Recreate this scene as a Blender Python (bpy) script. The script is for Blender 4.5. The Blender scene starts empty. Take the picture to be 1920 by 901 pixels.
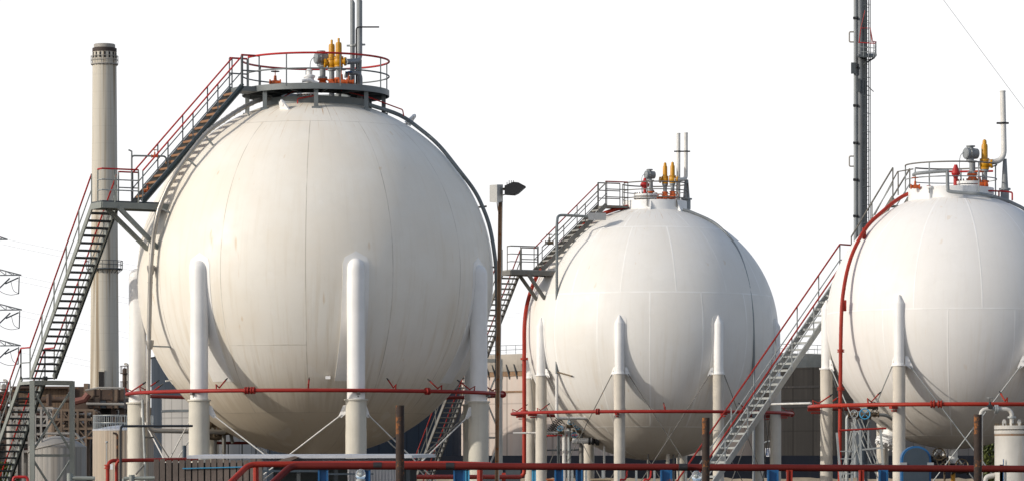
import bpy, math, random
from mathutils import Vector, Matrix
random.seed(11)
C = bpy.context.scene
COL = C.collection
V = Vector
R_ = math.radians
PI = math.pi

# ------------------------------------------------------------------ camera, sky, sun, exposure
F = 6700.0            # focal length in photo pixels (1920 wide)
HOR = 890.0           # photo row of the eye level
ZC = 1.9              # eye height
cam = bpy.data.cameras.new('camera')
cam.sensor_width = 36.0
cam.lens = 36.0 * F / 1920.0
cam.shift_y = (HOR - 450.5) / 1920.0
cam.clip_start = 0.5
cam.clip_end = 9000.0
camo = bpy.data.objects.new('camera', cam)
COL.objects.link(camo)
camo.location = (0, 0, ZC)
camo.rotation_euler = (R_(90), 0, 0)
C.camera = camo

SUN_EL, SUN_FRONT = 21.0, 24.0      # sun low, to the left, a little in front of the tanks
sdir = V((-math.cos(R_(SUN_EL)) * math.cos(R_(SUN_FRONT)), -math.cos(R_(SUN_EL)) * math.sin(R_(SUN_FRONT)), math.sin(R_(SUN_EL))))
sl = bpy.data.lights.new('sun', 'SUN')
sl.energy = 2.8
sl.angle = R_(0.5)
sl.color = (1.0, 0.935, 0.84)
so = bpy.data.objects.new('sun', sl)
COL.objects.link(so)
so.rotation_euler = (-sdir).to_track_quat('-Z', 'Y').to_euler()
so.location = sdir * 300

w = bpy.data.worlds.new('World')
C.world = w
w.use_nodes = True
nt = w.node_tree
nt.nodes.clear()
def wn(t): return nt.nodes.new(t)
wo = wn('ShaderNodeOutputWorld'); bg = wn('ShaderNodeBackground'); bg.inputs[1].default_value = 0.15
sky = wn('ShaderNodeTexSky'); sky.sky_type = 'NISHITA'; sky.sun_disc = False
sky.sun_elevation = R_(SUN_EL)
sky.sun_rotation = math.atan2(sdir.x, sdir.y)
sky.air_density = 1.0; sky.dust_density = 2.0; sky.ozone_density = 1.0
tc = wn('ShaderNodeTexCoord'); sx = wn('ShaderNodeSeparateXYZ')
mr = wn('ShaderNodeMapRange'); mr.interpolation_type = 'SMOOTHSTEP'
mr.inputs['From Min'].default_value = 0.135; mr.inputs['From Max'].default_value = 0.30
mr.inputs['To Min'].default_value = 1.0; mr.inputs['To Max'].default_value = 0.08
mx = wn('ShaderNodeMix'); mx.data_type = 'RGBA'
mx.inputs[7].default_value = (7.1, 7.1, 7.15, 1)     # white haze veil, thick towards the horizon
nt.links.new(tc.outputs['Generated'], sx.inputs[0]); nt.links.new(sx.outputs[2], mr.inputs[0])
nt.links.new(mr.outputs[0], mx.inputs[0]); nt.links.new(sky.outputs[0], mx.inputs[6])
nt.links.new(mx.outputs[2], bg.inputs[0]); nt.links.new(bg.outputs[0], wo.inputs[0])
C.view_settings.view_transform = 'Standard'
C.view_settings.look = 'None'
C.view_settings.gamma = 1.0
C.view_settings.exposure = 0.0
C.view_settings.use_curve_mapping = False

# ------------------------------------------------------------------ helpers
def P(px, py, Y):
    return V(((px - 960.0) / F * Y, Y, ZC + (HOR - py) / F * Y))

def unit(v):
    return v.normalized() if v.length > 1e-9 else V((0, 0, 1))

class MB:
    def __init__(s): s.v = []; s.f = []
    def add(s, vs, fs):
        n = len(s.v); s.v += [V(a) for a in vs]; s.f += [[i + n for i in q] for q in fs]; return s
    def hexa(s, c):      # 8 corners: bottom loop then top loop
        return s.add(c, [(3, 2, 1, 0), (4, 5, 6, 7), (0, 1, 5, 4), (1, 2, 6, 5), (2, 3, 7, 6), (3, 0, 4, 7)])
    def box(s, a, b):
        x0, x1 = sorted((a[0], b[0])); y0, y1 = sorted((a[1], b[1])); z0, z1 = sorted((a[2], b[2]))
        return s.hexa([(x0, y0, z0), (x1, y0, z0), (x1, y1, z0), (x0, y1, z0), (x0, y0, z1), (x1, y0, z1), (x1, y1, z1), (x0, y1, z1)])
    def bar(s, p0, p1, wd, ht, up=None):
        p0 = V(p0); p1 = V(p1); a = unit(p1 - p0)
        up = V(up) if up else (V((0, 0, 1)) if abs(a.z) < 0.95 else V((0, 1, 0)))
        side = unit(a.cross(up)); u = unit(side.cross(a))
        sd = side * wd / 2; uu = u * ht / 2
        return s.hexa([p0 - sd - uu, p0 + sd - uu, p0 + sd + uu, p0 - sd + uu, p1 - sd - uu, p1 + sd - uu, p1 + sd + uu, p1 - sd + uu])
    def tube(s, pts, r, n=8, closed=False):
        pts = [V(p) for p in pts]
        m = len(pts)
        rs = r if isinstance(r, (list, tuple)) else [r] * m
        tang = []
        for i in range(m):
            if closed: t = pts[(i + 1) % m] - pts[i - 1]
            elif i == 0: t = pts[1] - pts[0]
            elif i == m - 1: t = pts[-1] - pts[-2]
            else: t = unit(pts[i + 1] - pts[i]) + unit(pts[i] - pts[i - 1])
            tang.append(unit(t))
        u = tang[0].orthogonal().normalized()
        vs = []; fs = []
        for i in range(m):
            t = tang[i]
            u = unit(u - t * u.dot(t)); b = t.cross(u)
            for k in range(n):
                an = 2 * PI * k / n
                vs.append(pts[i] + (u * math.cos(an) + b * math.sin(an)) * rs[i])
        for i in range(m if closed else m - 1):
            j = (i + 1) % m
            for k in range(n):
                fs.append((i * n + k, i * n + (k + 1) % n, j * n + (k + 1) % n, j * n + k))
        if not closed:
            fs.append(tuple(range(n))[::-1]); fs.append(tuple((m - 1) * n + k for k in range(n)))
        return s.add(vs, fs)
    def lathe(s, base, prof, n=24, axis=(0, 0, 1), cap=True):
        base = V(base); a = unit(V(axis)); u = a.orthogonal().normalized(); b = a.cross(u)
        vs = []; fs = []
        for (r, h) in prof:
            for k in range(n):
                an = 2 * PI * k / n
                vs.append(base + a * h + (u * math.cos(an) + b * math.sin(an)) * max(r, 1e-4))
        for i in range(len(prof) - 1):
            for k in range(n):
                fs.append((i * n + k, i * n + (k + 1) % n, (i + 1) * n + (k + 1) % n, (i + 1) * n + k))
        if cap:
            fs.append(tuple(range(n))[::-1]); fs.append(tuple((len(prof) - 1) * n + k for k in range(n)))
        return s.add(vs, fs)
    def cyl(s, p0, p1, r0, r1=None, n=16):
        p0 = V(p0); p1 = V(p1)
        return s.lathe(p0, [(r0, 0), (r1 if r1 is not None else r0, (p1 - p0).length)], n, p1 - p0)
    def ball(s, c, r, n=14, sc=(1, 1, 1)):
        c = V(c); vs = []; fs = []; m = n // 2
        for i in range(m + 1):
            th = PI * i / m
            for k in range(n):
                a = 2 * PI * k / n
                vs.append(c + V((math.sin(th) * math.cos(a) * r * sc[0], math.sin(th) * math.sin(a) * r * sc[1], math.cos(th) * r * sc[2])))
        for i in range(m):
            for k in range(n):
                fs.append((i * n + k, (i + 1) * n + k, (i + 1) * n + (k + 1) % n, i * n + (k + 1) % n))
        return s.add(vs, fs)
    def prism(s, pts, d):      # polygon extruded by vector d
        n = len(pts); d = V(d)
        vs = [V(p) for p in pts] + [V(p) + d for p in pts]
        return s.add(vs, [tuple(range(n))[::-1], tuple(range(n, 2 * n))] + [(i, (i + 1) % n, n + (i + 1) % n, n + i) for i in range(n)])
    def build(s, name, mat, parent=None, origin=None, sharp=38):
        loc = V(origin) if origin is not None else (V(parent['_w']) if parent is not None else V((0, 0, 0)))
        me = bpy.data.meshes.new(name)
        me.from_pydata([tuple(a - loc) for a in s.v], [], s.f)
        me.materials.append(mat)
        me.polygons.foreach_set('use_smooth', [True] * len(me.polygons))
        me.set_sharp_from_angle(angle=R_(sharp))
        me.update()
        o = bpy.data.objects.new(name, me)
        COL.objects.link(o)
        if parent is not None:
            o.parent = parent; o.location = loc - V(parent['_w'])
        else:
            o.location = loc
        o['_w'] = tuple(loc)
        return o

def tag(o, label=None, cat=None, group=None, kind=None):
    if label: o['label'] = label
    if cat: o['category'] = cat
    if group: o['group'] = group
    if kind: o['kind'] = kind
    return o

def thing(name, label, cat, loc, group=None):
    o = bpy.data.objects.new(name, None)
    o.empty_display_size = 0.3
    COL.objects.link(o); o.location = loc; o['_w'] = tuple(loc)
    return tag(o, label, cat, group)

def solo(name, mb, mat, label, cat, loc, group=None):
    return tag(mb.build(name, mat, None, loc), label, cat, group)

def clone(o, parent, off):      # a copy of one part, shifted
    c = o.copy(); COL.objects.link(c); c.parent = parent
    c.location = o.location + V(off)
    return c

def fillet(pts, rad, k=5):
    pts = [V(p) for p in pts]; out = [pts[0]]
    for i in range(1, len(pts) - 1):
        a, b, c = pts[i - 1], pts[i], pts[i + 1]
        r = min(rad, (a - b).length * (.9 if i == 1 else .47), (c - b).length * (.9 if i == len(pts) - 2 else .47))
        p0 = b + unit(a - b) * r; p1 = b + unit(c - b) * r
        for j in range(k + 1):
            t = j / k
            out.append(p0 * (1 - t) ** 2 + b * 2 * t * (1 - t) + p1 * t * t)
    out.append(pts[-1])
    return out

def spline(pts, k=6):
    pts = [V(p) for p in pts]; q = [pts[0] * 2 - pts[1]] + pts + [pts[-1] * 2 - pts[-2]]; out = []
    for i in range(1, len(q) - 2):
        a, b, c, d = q[i - 1:i + 3]
        for j in range(k):
            t = j / k
            out.append(.5 * (2 * b + (c - a) * t + (2 * a - 5 * b + 4 * c - d) * t * t + (3 * b - a - 3 * c + d) * t ** 3))
    out.append(pts[-1])
    return out

# ------------------------------------------------------------------ materials
class NT:
    def __init__(s, name):
        s.m = bpy.data.materials.new(name); s.m.use_nodes = True
        s.t = s.m.node_tree; s.b = s.t.nodes['Principled BSDF']
    def n(s, t, **kw):
        x = s.t.nodes.new(t)
        for k, v in kw.items(): setattr(x, k, v)
        return x
    def put(s, sock, v):
        if isinstance(v, bpy.types.NodeSocket): s.t.links.new(v, sock)
        else: sock.default_value = v
    def math(s, op, a, b=0.0, c=None):
        x = s.n('ShaderNodeMath', operation=op); s.put(x.inputs[0], a); s.put(x.inputs[1], b)
        if c is not None: s.put(x.inputs[2], c)
        return x.outputs[0]
    def ramp(s, v, a, b, lo=0.0, hi=1.0):
        x = s.n('ShaderNodeMapRange', interpolation_type='SMOOTHSTEP')
        s.put(x.inputs[0], v); x.inputs[1].default_value = a; x.inputs[2].default_value = b
        x.inputs[3].default_value = lo; x.inputs[4].default_value = hi
        return x.outputs[0]
    def mix(s, f, a, b):
        x = s.n('ShaderNodeMix', data_type='RGBA'); s.put(x.inputs[0], f); s.put(x.inputs[6], a); s.put(x.inputs[7], b)
        return x.outputs[2]
    def noise(s, vec, scale, detail=4, rough=.55):
        x = s.n('ShaderNodeTexNoise'); x.inputs['Scale'].default_value = scale
        x.inputs['Detail'].default_value = detail; x.inputs['Roughness'].default_value = rough
        if vec is not None: s.put(x.inputs['Vector'], vec)
        return x.outputs[0]
    def obj(s): return s.n('ShaderNodeTexCoord').outputs['Object']
    def scaled(s, vec, sc, loc=(0, 0, 0)):
        x = s.n('ShaderNodeMapping'); s.put(x.inputs[0], vec); x.inputs[1].default_value = loc; x.inputs[3].default_value = sc
        return x.outputs[0]
    def bump(s, h, strength=.3, dist=.02):
        x = s.n('ShaderNodeBump'); x.inputs[0].default_value = strength; x.inputs[1].default_value = dist
        s.put(x.inputs['Height'], h); s.t.links.new(x.outputs[0], s.b.inputs['Normal'])

def c4(c): return (c[0], c[1], c[2], 1)
RUST = (.17, .065, .022)
def paint(name, col, rough=.5, metal=0.0, var=.22, rust=0.0, streak=.35, scale=1.6, dirt=(.16, .13, .10), bump=.15, spec=.4):
    k = NT(name); o = k.obj()
    big = k.noise(o, scale * .6, 5, .6); fine = k.noise(o, scale * 9, 4, .6)
    st = k.noise(k.scaled(o, (scale * 3.5, scale * 3.5, scale * .25)), 1.0, 4, .6)
    lo = tuple(c * (1 - var) for c in col); hi = tuple(min(1, c * (1 + var * .6)) for c in col)
    c = k.mix(k.ramp(big, .3, .7), c4(lo), c4(hi))
    c = k.mix(k.math('MULTIPLY', k.ramp(fine, .35, .75), var * .5), c, c4(tuple(x * .7 for x in col)))
    if streak: c = k.mix(k.math('MULTIPLY', k.ramp(st, .52, .78), streak), c, c4(dirt))
    if rust:
        rn = k.noise(o, scale * 4.3, 6, .68)
        rf = k.ramp(rn, .72 - .36 * rust, .78 - .30 * rust)
        c = k.mix(rf, c, k.mix(fine, c4(RUST), c4((.30, .12, .04))))
        k.put(k.b.inputs['Roughness'], k.math('ADD', k.math('MULTIPLY', rf, .35), rough))
    else:
        k.put(k.b.inputs['Roughness'], k.ramp(big, .2, .8, max(0, rough - .1), min(1, rough + .12)))
    k.put(k.b.inputs['Base Color'], c)
    k.b.inputs['Metallic'].default_value = metal
    k.b.inputs['Specular IOR Level'].default_value = spec
    if bump: k.bump(fine, bump, .01)
    return k.m

def shell_mat(name, R, col, bands, lats, hsegs, warm, stain, seamcol, seamw, seamd):
    """painted steel shell of welded plates: bands = (lat0, lat1, number of plates, lon offset)"""
    k = NT(name); o = k.obj()
    s = k.n('ShaderNodeSeparateXYZ'); k.put(s.inputs[0], o); x, y, z = s.outputs
    lat = k.math('ARCSINE', k.math('MULTIPLY', z, 1.0 / (R * 1.0005)))
    lon = k.math('ARCTAN2', x, k.math('MULTIPLY', y, -1.0))
    cl = k.math('MULTIPLY', k.math('COSINE', lat), R)
    masks = []
    for (a, b, n, off) in bands:
        sp = 2 * PI / n
        d = k.math('MULTIPLY', k.math('PINGPONG', k.math('ADD', lon, 20 * sp - R_(off)), sp / 2), cl)
        m = k.ramp(d, seamw * .35, seamw, 1, 0)
        g = k.math('MULTIPLY', k.math('GREATER_THAN', lat, R_(a)), k.math('LESS_THAN', lat, R_(b)))
        masks.append(k.math('MULTIPLY', m, g))
    for a in lats:
        d = k.math('MULTIPLY', k.math('ABSOLUTE', k.math('SUBTRACT', lat, R_(a))), R)
        masks.append(k.ramp(d, seamw * .35, seamw, 1, 0))
    for (a, l0, l1) in hsegs:
        d = k.math('MULTIPLY', k.math('ABSOLUTE', k.math('SUBTRACT', lat, R_(a))), R)
        g = k.math('MULTIPLY', k.math('GREATER_THAN', lon, R_(l0)), k.math('LESS_THAN', lon, R_(l1)))
        masks.append(k.math('MULTIPLY', k.ramp(d, seamw * .35, seamw, 1, 0), g))
    seam = masks[0]
    for m in masks[1:]: seam = k.math('MAXIMUM', seam, m)
    # plate-to-plate tone, weathering streaks running down the meridians, blotches, rust runs from the top
    comb = k.n('ShaderNodeCombineXYZ'); k.put(comb.inputs[0], k.math('MULTIPLY', lon, 14.0)); k.put(comb.inputs[1], k.math('MULTIPLY', lat, 1.1))
    st = k.noise(comb.outputs[0], 1.6, 5, .62)
    comb2 = k.n('ShaderNodeCombineXYZ'); k.put(comb2.inputs[0], k.math('MULTIPLY', lon, 46.0)); k.put(comb2.inputs[1], k.math('MULTIPLY', lat, 2.2))
    st2 = k.noise(comb2.outputs[0], 1.3, 4, .6)
    big = k.noise(o, .35, 5, .6); mid = k.noise(o, 1.7, 6, .65); fine = k.noise(o, 14, 4, .6)
    c = k.mix(k.ramp(big, .35, .65), c4(col), c4(warm))
    c = k.mix(k.math('MULTIPLY', k.ramp(mid, .45, .7), .30), c, c4(tuple(v * .9 for v in col)))
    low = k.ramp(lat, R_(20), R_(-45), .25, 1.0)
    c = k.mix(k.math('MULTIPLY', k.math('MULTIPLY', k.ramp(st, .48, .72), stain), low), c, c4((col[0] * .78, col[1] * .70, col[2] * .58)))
    top = k.ramp(lat, R_(40), R_(66), 0, 1)
    c = k.mix(k.math('MULTIPLY', k.math('MULTIPLY', k.ramp(st2, .59, .70), top), min(1, stain * 1.5)), c, c4((.50, .31, .15)))
    c = k.mix(k.math('MULTIPLY', k.ramp(st2, .66, .78), stain * .35), c, c4((.52, .42, .28)))
    und = k.ramp(k.math('ADD', lat, k.math('MULTIPLY', k.math('SUBTRACT', st, .5), .9)), R_(-28), R_(-52), 0, 1)      # grime and rust wash, with underside shade painted into the lower plates
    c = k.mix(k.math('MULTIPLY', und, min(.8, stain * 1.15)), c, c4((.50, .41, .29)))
    br = k.ramp(k.noise(o, 1.1, 3, .5), .35, .62, .25, 1.0)
    c = k.mix(k.math('MULTIPLY', k.math('MULTIPLY', seam, br), seamd), c, c4(seamcol))
    # a few separate rust weeps and touched-up patches
    vo = k.n('ShaderNodeTexNoise'); vo.inputs['Scale'].default_value = 3.1; vo.inputs['Detail'].default_value = 2; k.put(vo.inputs['Vector'], k.scaled(o, (1, 1, .16)))
    c = k.mix(k.math('MULTIPLY', k.ramp(vo.outputs[0], .70, .78), min(.7, stain * .9)), c, c4((.60, .44, .26)))
    c = k.mix(k.ramp(k.noise(k.scaled(o, (1, 1, 1), (7, 3, 5)), .9, 2, .4), .68, .70, 0, .16), c, c4((.84, .83, .80)))
    k.put(k.b.inputs['Base Color'], c)
    k.put(k.b.inputs['Roughness'], k.ramp(mid, .3, .7, .42, .6))
    k.b.inputs['Specular IOR Level'].default_value = .35
    h = k.math('ADD', k.math('MULTIPLY', seam, .6), k.math('ADD', k.math('MULTIPLY', mid, .5), k.math('MULTIPLY', fine, .06)))
    k.bump(h, .25, .03)
    return k.m

def cladding(name, col, n, R=None, rough=.6, dirt=(.2, .15, .1), amt=.5, rows=0.0):
    """vertical sheets or staves; R given = round tank, else along x"""
    k = NT(name); o = k.obj(); s = k.n('ShaderNodeSeparateXYZ'); k.put(s.inputs[0], o); x, y, z = s.outputs
    u = k.math('MULTIPLY', k.math('ARCTAN2', x, k.math('MULTIPLY', y, -1)), n / (2 * PI)) if R else k.math('MULTIPLY', x, n)
    u = k.math('ADD', u, 500.0)
    d = k.math('PINGPONG', u, .5)
    line = k.ramp(d, .02, .06, 1, 0)
    cell = k.n('ShaderNodeTexWhiteNoise', noise_dimensions='1D'); k.put(cell.inputs['W'], k.math('FLOOR', u))
    big = k.noise(o, .25, 5, .6)
    st = k.noise(k.scaled(o, (1.6, 1.6, .07)), 1.0, 5, .65)
    c = k.mix(k.math('MULTIPLY', cell.outputs[0], .6), c4(tuple(v * .78 for v in col)), c4(tuple(min(1, v * 1.1) for v in col)))
    c = k.mix(k.math('MULTIPLY', k.ramp(st, .42, .72), amt), c, c4(dirt))
    c = k.mix(k.math('MULTIPLY', k.ramp(big, .4, .7), .3), c, c4(tuple(v * .6 for v in col)))
    c = k.mix(k.math('MULTIPLY', line, .55), c, c4(tuple(v * .3 for v in col)))
    if rows:
        dz = k.math('PINGPONG', k.math('MULTIPLY', z, rows), .5)
        c = k.mix(k.math('MULTIPLY', k.ramp(dz, .01, .03, 1, 0), .45), c, c4(tuple(v * .4 for v in col)))
    k.put(k.b.inputs['Base Color'], c); k.b.inputs['Roughness'].default_value = rough; k.b.inputs['Specular IOR Level'].default_value = .15
    k.bump(k.math('SUBTRACT', k.ramp(d, .05, .5), k.math('MULTIPLY', line, .5)), .3, .04)
    return k.m

def leafmat(name, a, b):
    k = NT(name); o = k.obj()
    c = k.mix(k.noise(o, 2.5, 3), c4(a), c4(b)); k.put(k.b.inputs['Base Color'], c); k.b.inputs['Roughness'].default_value = .6
    return k.m

M = {}
M['white'] = paint('white_paint', (.80, .80, .79), .45, var=.08, streak=.12, dirt=(.55, .48, .38))
M['legwhite'] = paint('leg_white_paint', (.80, .79, .77), .45, var=.07, streak=.16, dirt=(.60, .54, .44))
M['legwarm'] = paint('leg_fireproofing', (.56, .52, .45), .8, var=.14, streak=.45, dirt=(.40, .34, .26), bump=.6)
M['legcream'] = paint('leg_fireproofing_cream', (.60, .57, .49), .8, var=.10, streak=.35, dirt=(.46, .41, .32), bump=.5)
M['grey'] = paint('grey_steel', (.165, .185, .19), .5, var=.2, rust=.12, streak=.25)
M['greydark'] = paint('dark_grey_steel', (.07, .082, .09), .55, var=.25, rust=.2, streak=.2)
M['greygreen'] = paint('grey_green_steel', (.25, .268, .245), .55, var=.15, rust=.16, streak=.3)
M['greybrown'] = paint('weathered_grey_steel', (.165, .16, .145), .6, var=.2, rust=.3, streak=.35)
M['galv'] = paint('galvanised_steel', (.36, .38, .375), .45, metal=.25, var=.15, streak=.25)
M['pipegrey'] = paint('grey_pipe_paint', (.24, .26, .27), .45, var=.14, rust=.08, streak=.3)
M['pipewhite'] = paint('pale_pipe_paint', (.66, .65, .62), .5, var=.12, streak=.4, dirt=(.42, .33, .25), rust=.04)
M['clad'] = paint('aluminium_cladding', (.36, .345, .32), .42, metal=.55, var=.14, streak=.4, dirt=(.28, .23, .18))
M['red'] = paint('red_paint', (.44, .022, .020), .42, var=.16, streak=.12, rust=.05, dirt=(.2, .03, .02))
M['redo'] = paint('orange_red_paint', (.34, .036, .022), .42, var=.16, streak=.14, rust=.06, dirt=(.3, .05, .03), spec=.18)
M['redring'] = paint('fire_main_red', (.30, .028, .022), .45, var=.16, streak=.1, rust=.05, dirt=(.3, .05, .03), spec=.18)
M['reddark'] = paint('dull_red_paint', (.135, .016, .012), .5, var=.3, streak=.15, rust=.12, dirt=(.06, .012, .01), spec=.18)
M['yellow'] = paint('valve_yellow', (.56, .265, .004), .42, var=.14, streak=.18, dirt=(.35, .15, .02))
M['orange'] = paint('valve_orange', (.50, .095, .018), .45, var=.18, streak=.25, rust=.1)
M['rust'] = paint('rusty_steel', (.040, .026, .020), .8, var=.4, rust=.52, streak=.25, scale=2.3, bump=.5)
M['rustpole'] = paint('rusty_pole', (.23, .145, .085), .75, var=.3, rust=.5, streak=.3, bump=.4)
M['blue'] = paint('blue_paint', (.010, .10, .26), .5, var=.25, rust=.18, streak=.2)
M['bluelight'] = paint('light_blue_paint', (.06, .30, .50), .5, var=.2, rust=.12, streak=.2)
M['bluegrey'] = paint('blue_grey_plate', (.04, .058, .078), .45, var=.2, streak=.2)
M['black'] = paint('black_steel', (.022, .022, .024), .5, var=.3, streak=.1)
M['brass'] = paint('dark_brass_fittings', (.13, .10, .065), .5, metal=.4, var=.3, rust=.3)
M['tread'] = paint('rusted_tread', (.24, .125, .062), .7, var=.3, rust=.35, streak=0)
M['treadgrey'] = paint('grey_grating', (.30, .30, .28), .6, var=.2, rust=.15, streak=0)
M['concrete'] = paint('concrete', (.36, .34, .30), .9, var=.2, streak=.35, bump=.6)
M['vessel'] = paint('vessel_paint', (.50, .485, .45), .5, var=.14, streak=.5, dirt=(.33, .27, .2), rust=.06)
M['asphalt'] = paint('oily_asphalt', (.06, .046, .032), .9, var=.3, streak=0, scale=.5, bump=.5)
k = NT('chimney_concrete'); o_ = k.obj(); sp_ = k.n('ShaderNodeSeparateXYZ'); k.put(sp_.inputs[0], o_); X_, Y_, Z_ = sp_.outputs
an_ = k.math('ARCTAN2', X_, k.math('MULTIPLY', Y_, -1)); cb_ = k.n('ShaderNodeCombineXYZ'); k.put(cb_.inputs[0], k.math('MULTIPLY', an_, 2.2)); k.put(cb_.inputs[1], k.math('MULTIPLY', Z_, .022))
cb2_ = k.n('ShaderNodeCombineXYZ'); k.put(cb2_.inputs[0], k.math('MULTIPLY', an_, 7.0)); k.put(cb2_.inputs[1], k.math('MULTIPLY', Z_, .05))
c_ = k.mix(k.ramp(k.noise(cb_.outputs[0], 1.0, 3, .5), .50, .66), c4((.54, .51, .44)), c4((.24, .19, .13)))
c_ = k.mix(k.math('MULTIPLY', k.ramp(k.noise(cb2_.outputs[0], 1.0, 4, .55), .45, .7), .45), c_, c4((.40, .29, .17)))
c_ = k.mix(k.math('MULTIPLY', k.ramp(k.math('PINGPONG', k.math('MULTIPLY', Z_, .4), .5), .0, .03, 1, 0), .18), c_, c4((.25, .23, .2)))
k.put(k.b.inputs['Base Color'], c_); k.b.inputs['Roughness'].default_value = .9; M['chim'] = k.m
M['chimband'] = paint('chimney_dark_band', (.06, .045, .04), .8)
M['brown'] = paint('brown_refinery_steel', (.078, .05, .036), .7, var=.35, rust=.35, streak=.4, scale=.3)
M['browntan'] = paint('tan_refinery_steel', (.19, .135, .095), .7, var=.3, rust=.25, streak=.4, scale=.3)  # lighter tan version of the brown refinery steel
M['refgrey'] = paint('grey_refinery_pipe', (.34, .32, .29), .6, var=.25, rust=.2, streak=.3, scale=.4)
M['redbrown'] = paint('red_brown_frame', (.17, .065, .05), .7, var=.3, rust=.2, scale=.4)
M['dark'] = paint('dark_recess', (.02, .019, .02), .8)
M['pylon'] = paint('pylon_steel', (.20, .215, .225), .6, var=.15, streak=0)
M['mast'] = paint('mast_pipe', (.125, .14, .155), .5, var=.2, rust=.1, streak=.35, scale=.8)
M['wood'] = paint('weathered_timber', (.155, .124, .106), .85, var=.3, streak=.7, scale=2.2, dirt=(.08, .06, .05), bump=.6)
M['sheet'] = paint('pale_roof_sheet', (.52, .53, .56), .5, var=.15, streak=.2)
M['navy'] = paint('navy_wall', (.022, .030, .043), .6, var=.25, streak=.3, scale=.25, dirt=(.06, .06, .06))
M['bund'] = paint('bund_wall_paint', (.012, .015, .023), .8, var=.3, streak=.35, scale=.4, dirt=(.035, .034, .034), spec=.15)
M['darktank'] = paint('tmp', (.1, .1, .1))
M['tankrim'] = paint('tank_rim', (.40, .36, .31), .7, var=.2, streak=.5, scale=.4)
M['earth'] = paint('dry_earth', (.38, .30, .20), .95, var=.3, streak=0, scale=.8, bump=.8)
M['conduit'] = paint('black_cable', (.02, .035, .04), .4, var=.2, streak=0)
M['steelbox'] = paint('pale_steel_box', (.62, .61, .57), .45, var=.08, streak=.15)
M['steelboxdark'] = paint('grey_box_side', (.30, .31, .32), .5, var=.1)
M['brick'] = paint('orange_brick', (.45, .15, .06), .85, var=.3, streak=.2, scale=3)
M['sign'] = paint('sign_white', (.8, .8, .8), .5, var=.04, streak=0)
M['signblue'] = paint('sign_blue', (.02, .07, .22), .5, var=.04, streak=0)
M['staves'] = cladding('beige_tank_sheets', (.47, .40, .32), 64, R=1, dirt=(.30, .20, .12), amt=.6)
M['staves2'] = cladding('grey_dome_tank_sheets', (.36, .345, .32), 30, R=1, dirt=(.24, .19, .14), amt=.45, rows=.22)
M['staves3'] = cladding('pale_grey_tank_sheets', (.40, .39, .375), 22, R=1, dirt=(.30, .27, .23), amt=.3, rows=.3)
M['ribbed'] = cladding('brown_ribbed_sheet', (.19, .13, .088), 2.4, dirt=(.09, .06, .04), amt=.6)
M['ribbeddark'] = cladding('dark_process_hall_sheet', (.055, .05, .05), .5, dirt=(.10, .06, .04), amt=.6)
M['bigtank'] = cladding('faded_pink_tank_sheets', (.60, .52, .46), 44, R=1, dirt=(.55, .36, .27), amt=.35, rows=.3)
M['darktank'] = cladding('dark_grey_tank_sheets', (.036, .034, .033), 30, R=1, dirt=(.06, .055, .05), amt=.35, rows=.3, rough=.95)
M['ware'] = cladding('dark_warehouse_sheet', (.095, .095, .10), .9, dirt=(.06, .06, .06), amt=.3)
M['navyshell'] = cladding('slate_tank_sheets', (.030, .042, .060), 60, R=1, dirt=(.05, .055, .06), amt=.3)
M['leaf'] = leafmat('bush_leaves', (.035, .06, .012), (.12, .13, .025))
M['bark'] = paint('bark', (.10, .075, .05), .9)
g_ = NT('lamp_glass'); g_.b.inputs['Base Color'].default_value = (.9, .95, .95, 1); g_.b.inputs['Roughness'].default_value = .05
g_.b.inputs['Transmission Weight'].default_value = .85; g_.b.inputs['IOR'].default_value = 1.45; M['glass'] = g_.m

# ------------------------------------------------------------------ ground
k = NT('gravel_ground'); o_ = k.obj()
c_ = k.mix(k.ramp(k.noise(o_, .05, 5, .6), .35, .65), c4((.06, .047, .032)), c4((.085, .068, .048)))
c_ = k.mix(k.math('MULTIPLY', k.noise(o_, 6, 5, .7), .6), c_, c4((.05, .042, .032)))
k.put(k.b.inputs['Base Color'], c_); k.b.inputs['Roughness'].default_value = .95
k.bump(k.noise(o_, 18, 4, .7), .6, .03); M['ground'] = k.m
mb = MB(); mb.add([(-4000, -300, 0), (4000, -300, 0), (4000, 8000, 0), (-4000, 8000, 0)], [(0, 1, 2, 3)])
tag(mb.build('ground', M['ground']), kind='structure')
mb = MB(); mb.add([(-40, 100, .004), (60, 100, .004), (60, 190, .004), (-40, 190, .004)], [(0, 1, 2, 3)])
tag(mb.build('asphalt_yard', M['asphalt']), kind='structure')

# ------------------------------------------------------------------ tank frame of reference
class T:
    def __init__(s, cx, cy, D, Rpx):
        s.cx, s.cy, s.D, s.Rpx = cx, cy, D, Rpx
        s.s = F / D; s.R = Rpx / s.s
        s.c = P(cx, cy, D); s.base = V((s.c.x, s.c.y, 0))
    def p(s, px, py, dy=0): return P(px, py, s.D + dy / s.s)
    def hit(s, px, py, off=0, back=False):
        dx = px - s.cx; dz = s.cy - py
        q = (s.Rpx + off) ** 2 - dx * dx - dz * dz
        d = math.sqrt(max(q, 0))
        return s.p(px, py, d if back else -d)
    def pol(s, deg, rpx, z):      # deg: 0 = towards the camera, 90 = right
        a = R_(deg); r = rpx / s.s
        return V((s.c.x + r * math.sin(a), s.c.y - r * math.cos(a), z))
    def zz(s, py): return ZC + (HOR - py) / s.s
    def m(s, px): return px / s.s

T1 = T(592, 521, 122.0, 333)
T2 = T(1222, 625, 165.0, 237)
T3 = T(1790, 601, 118.0, 240)

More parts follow.
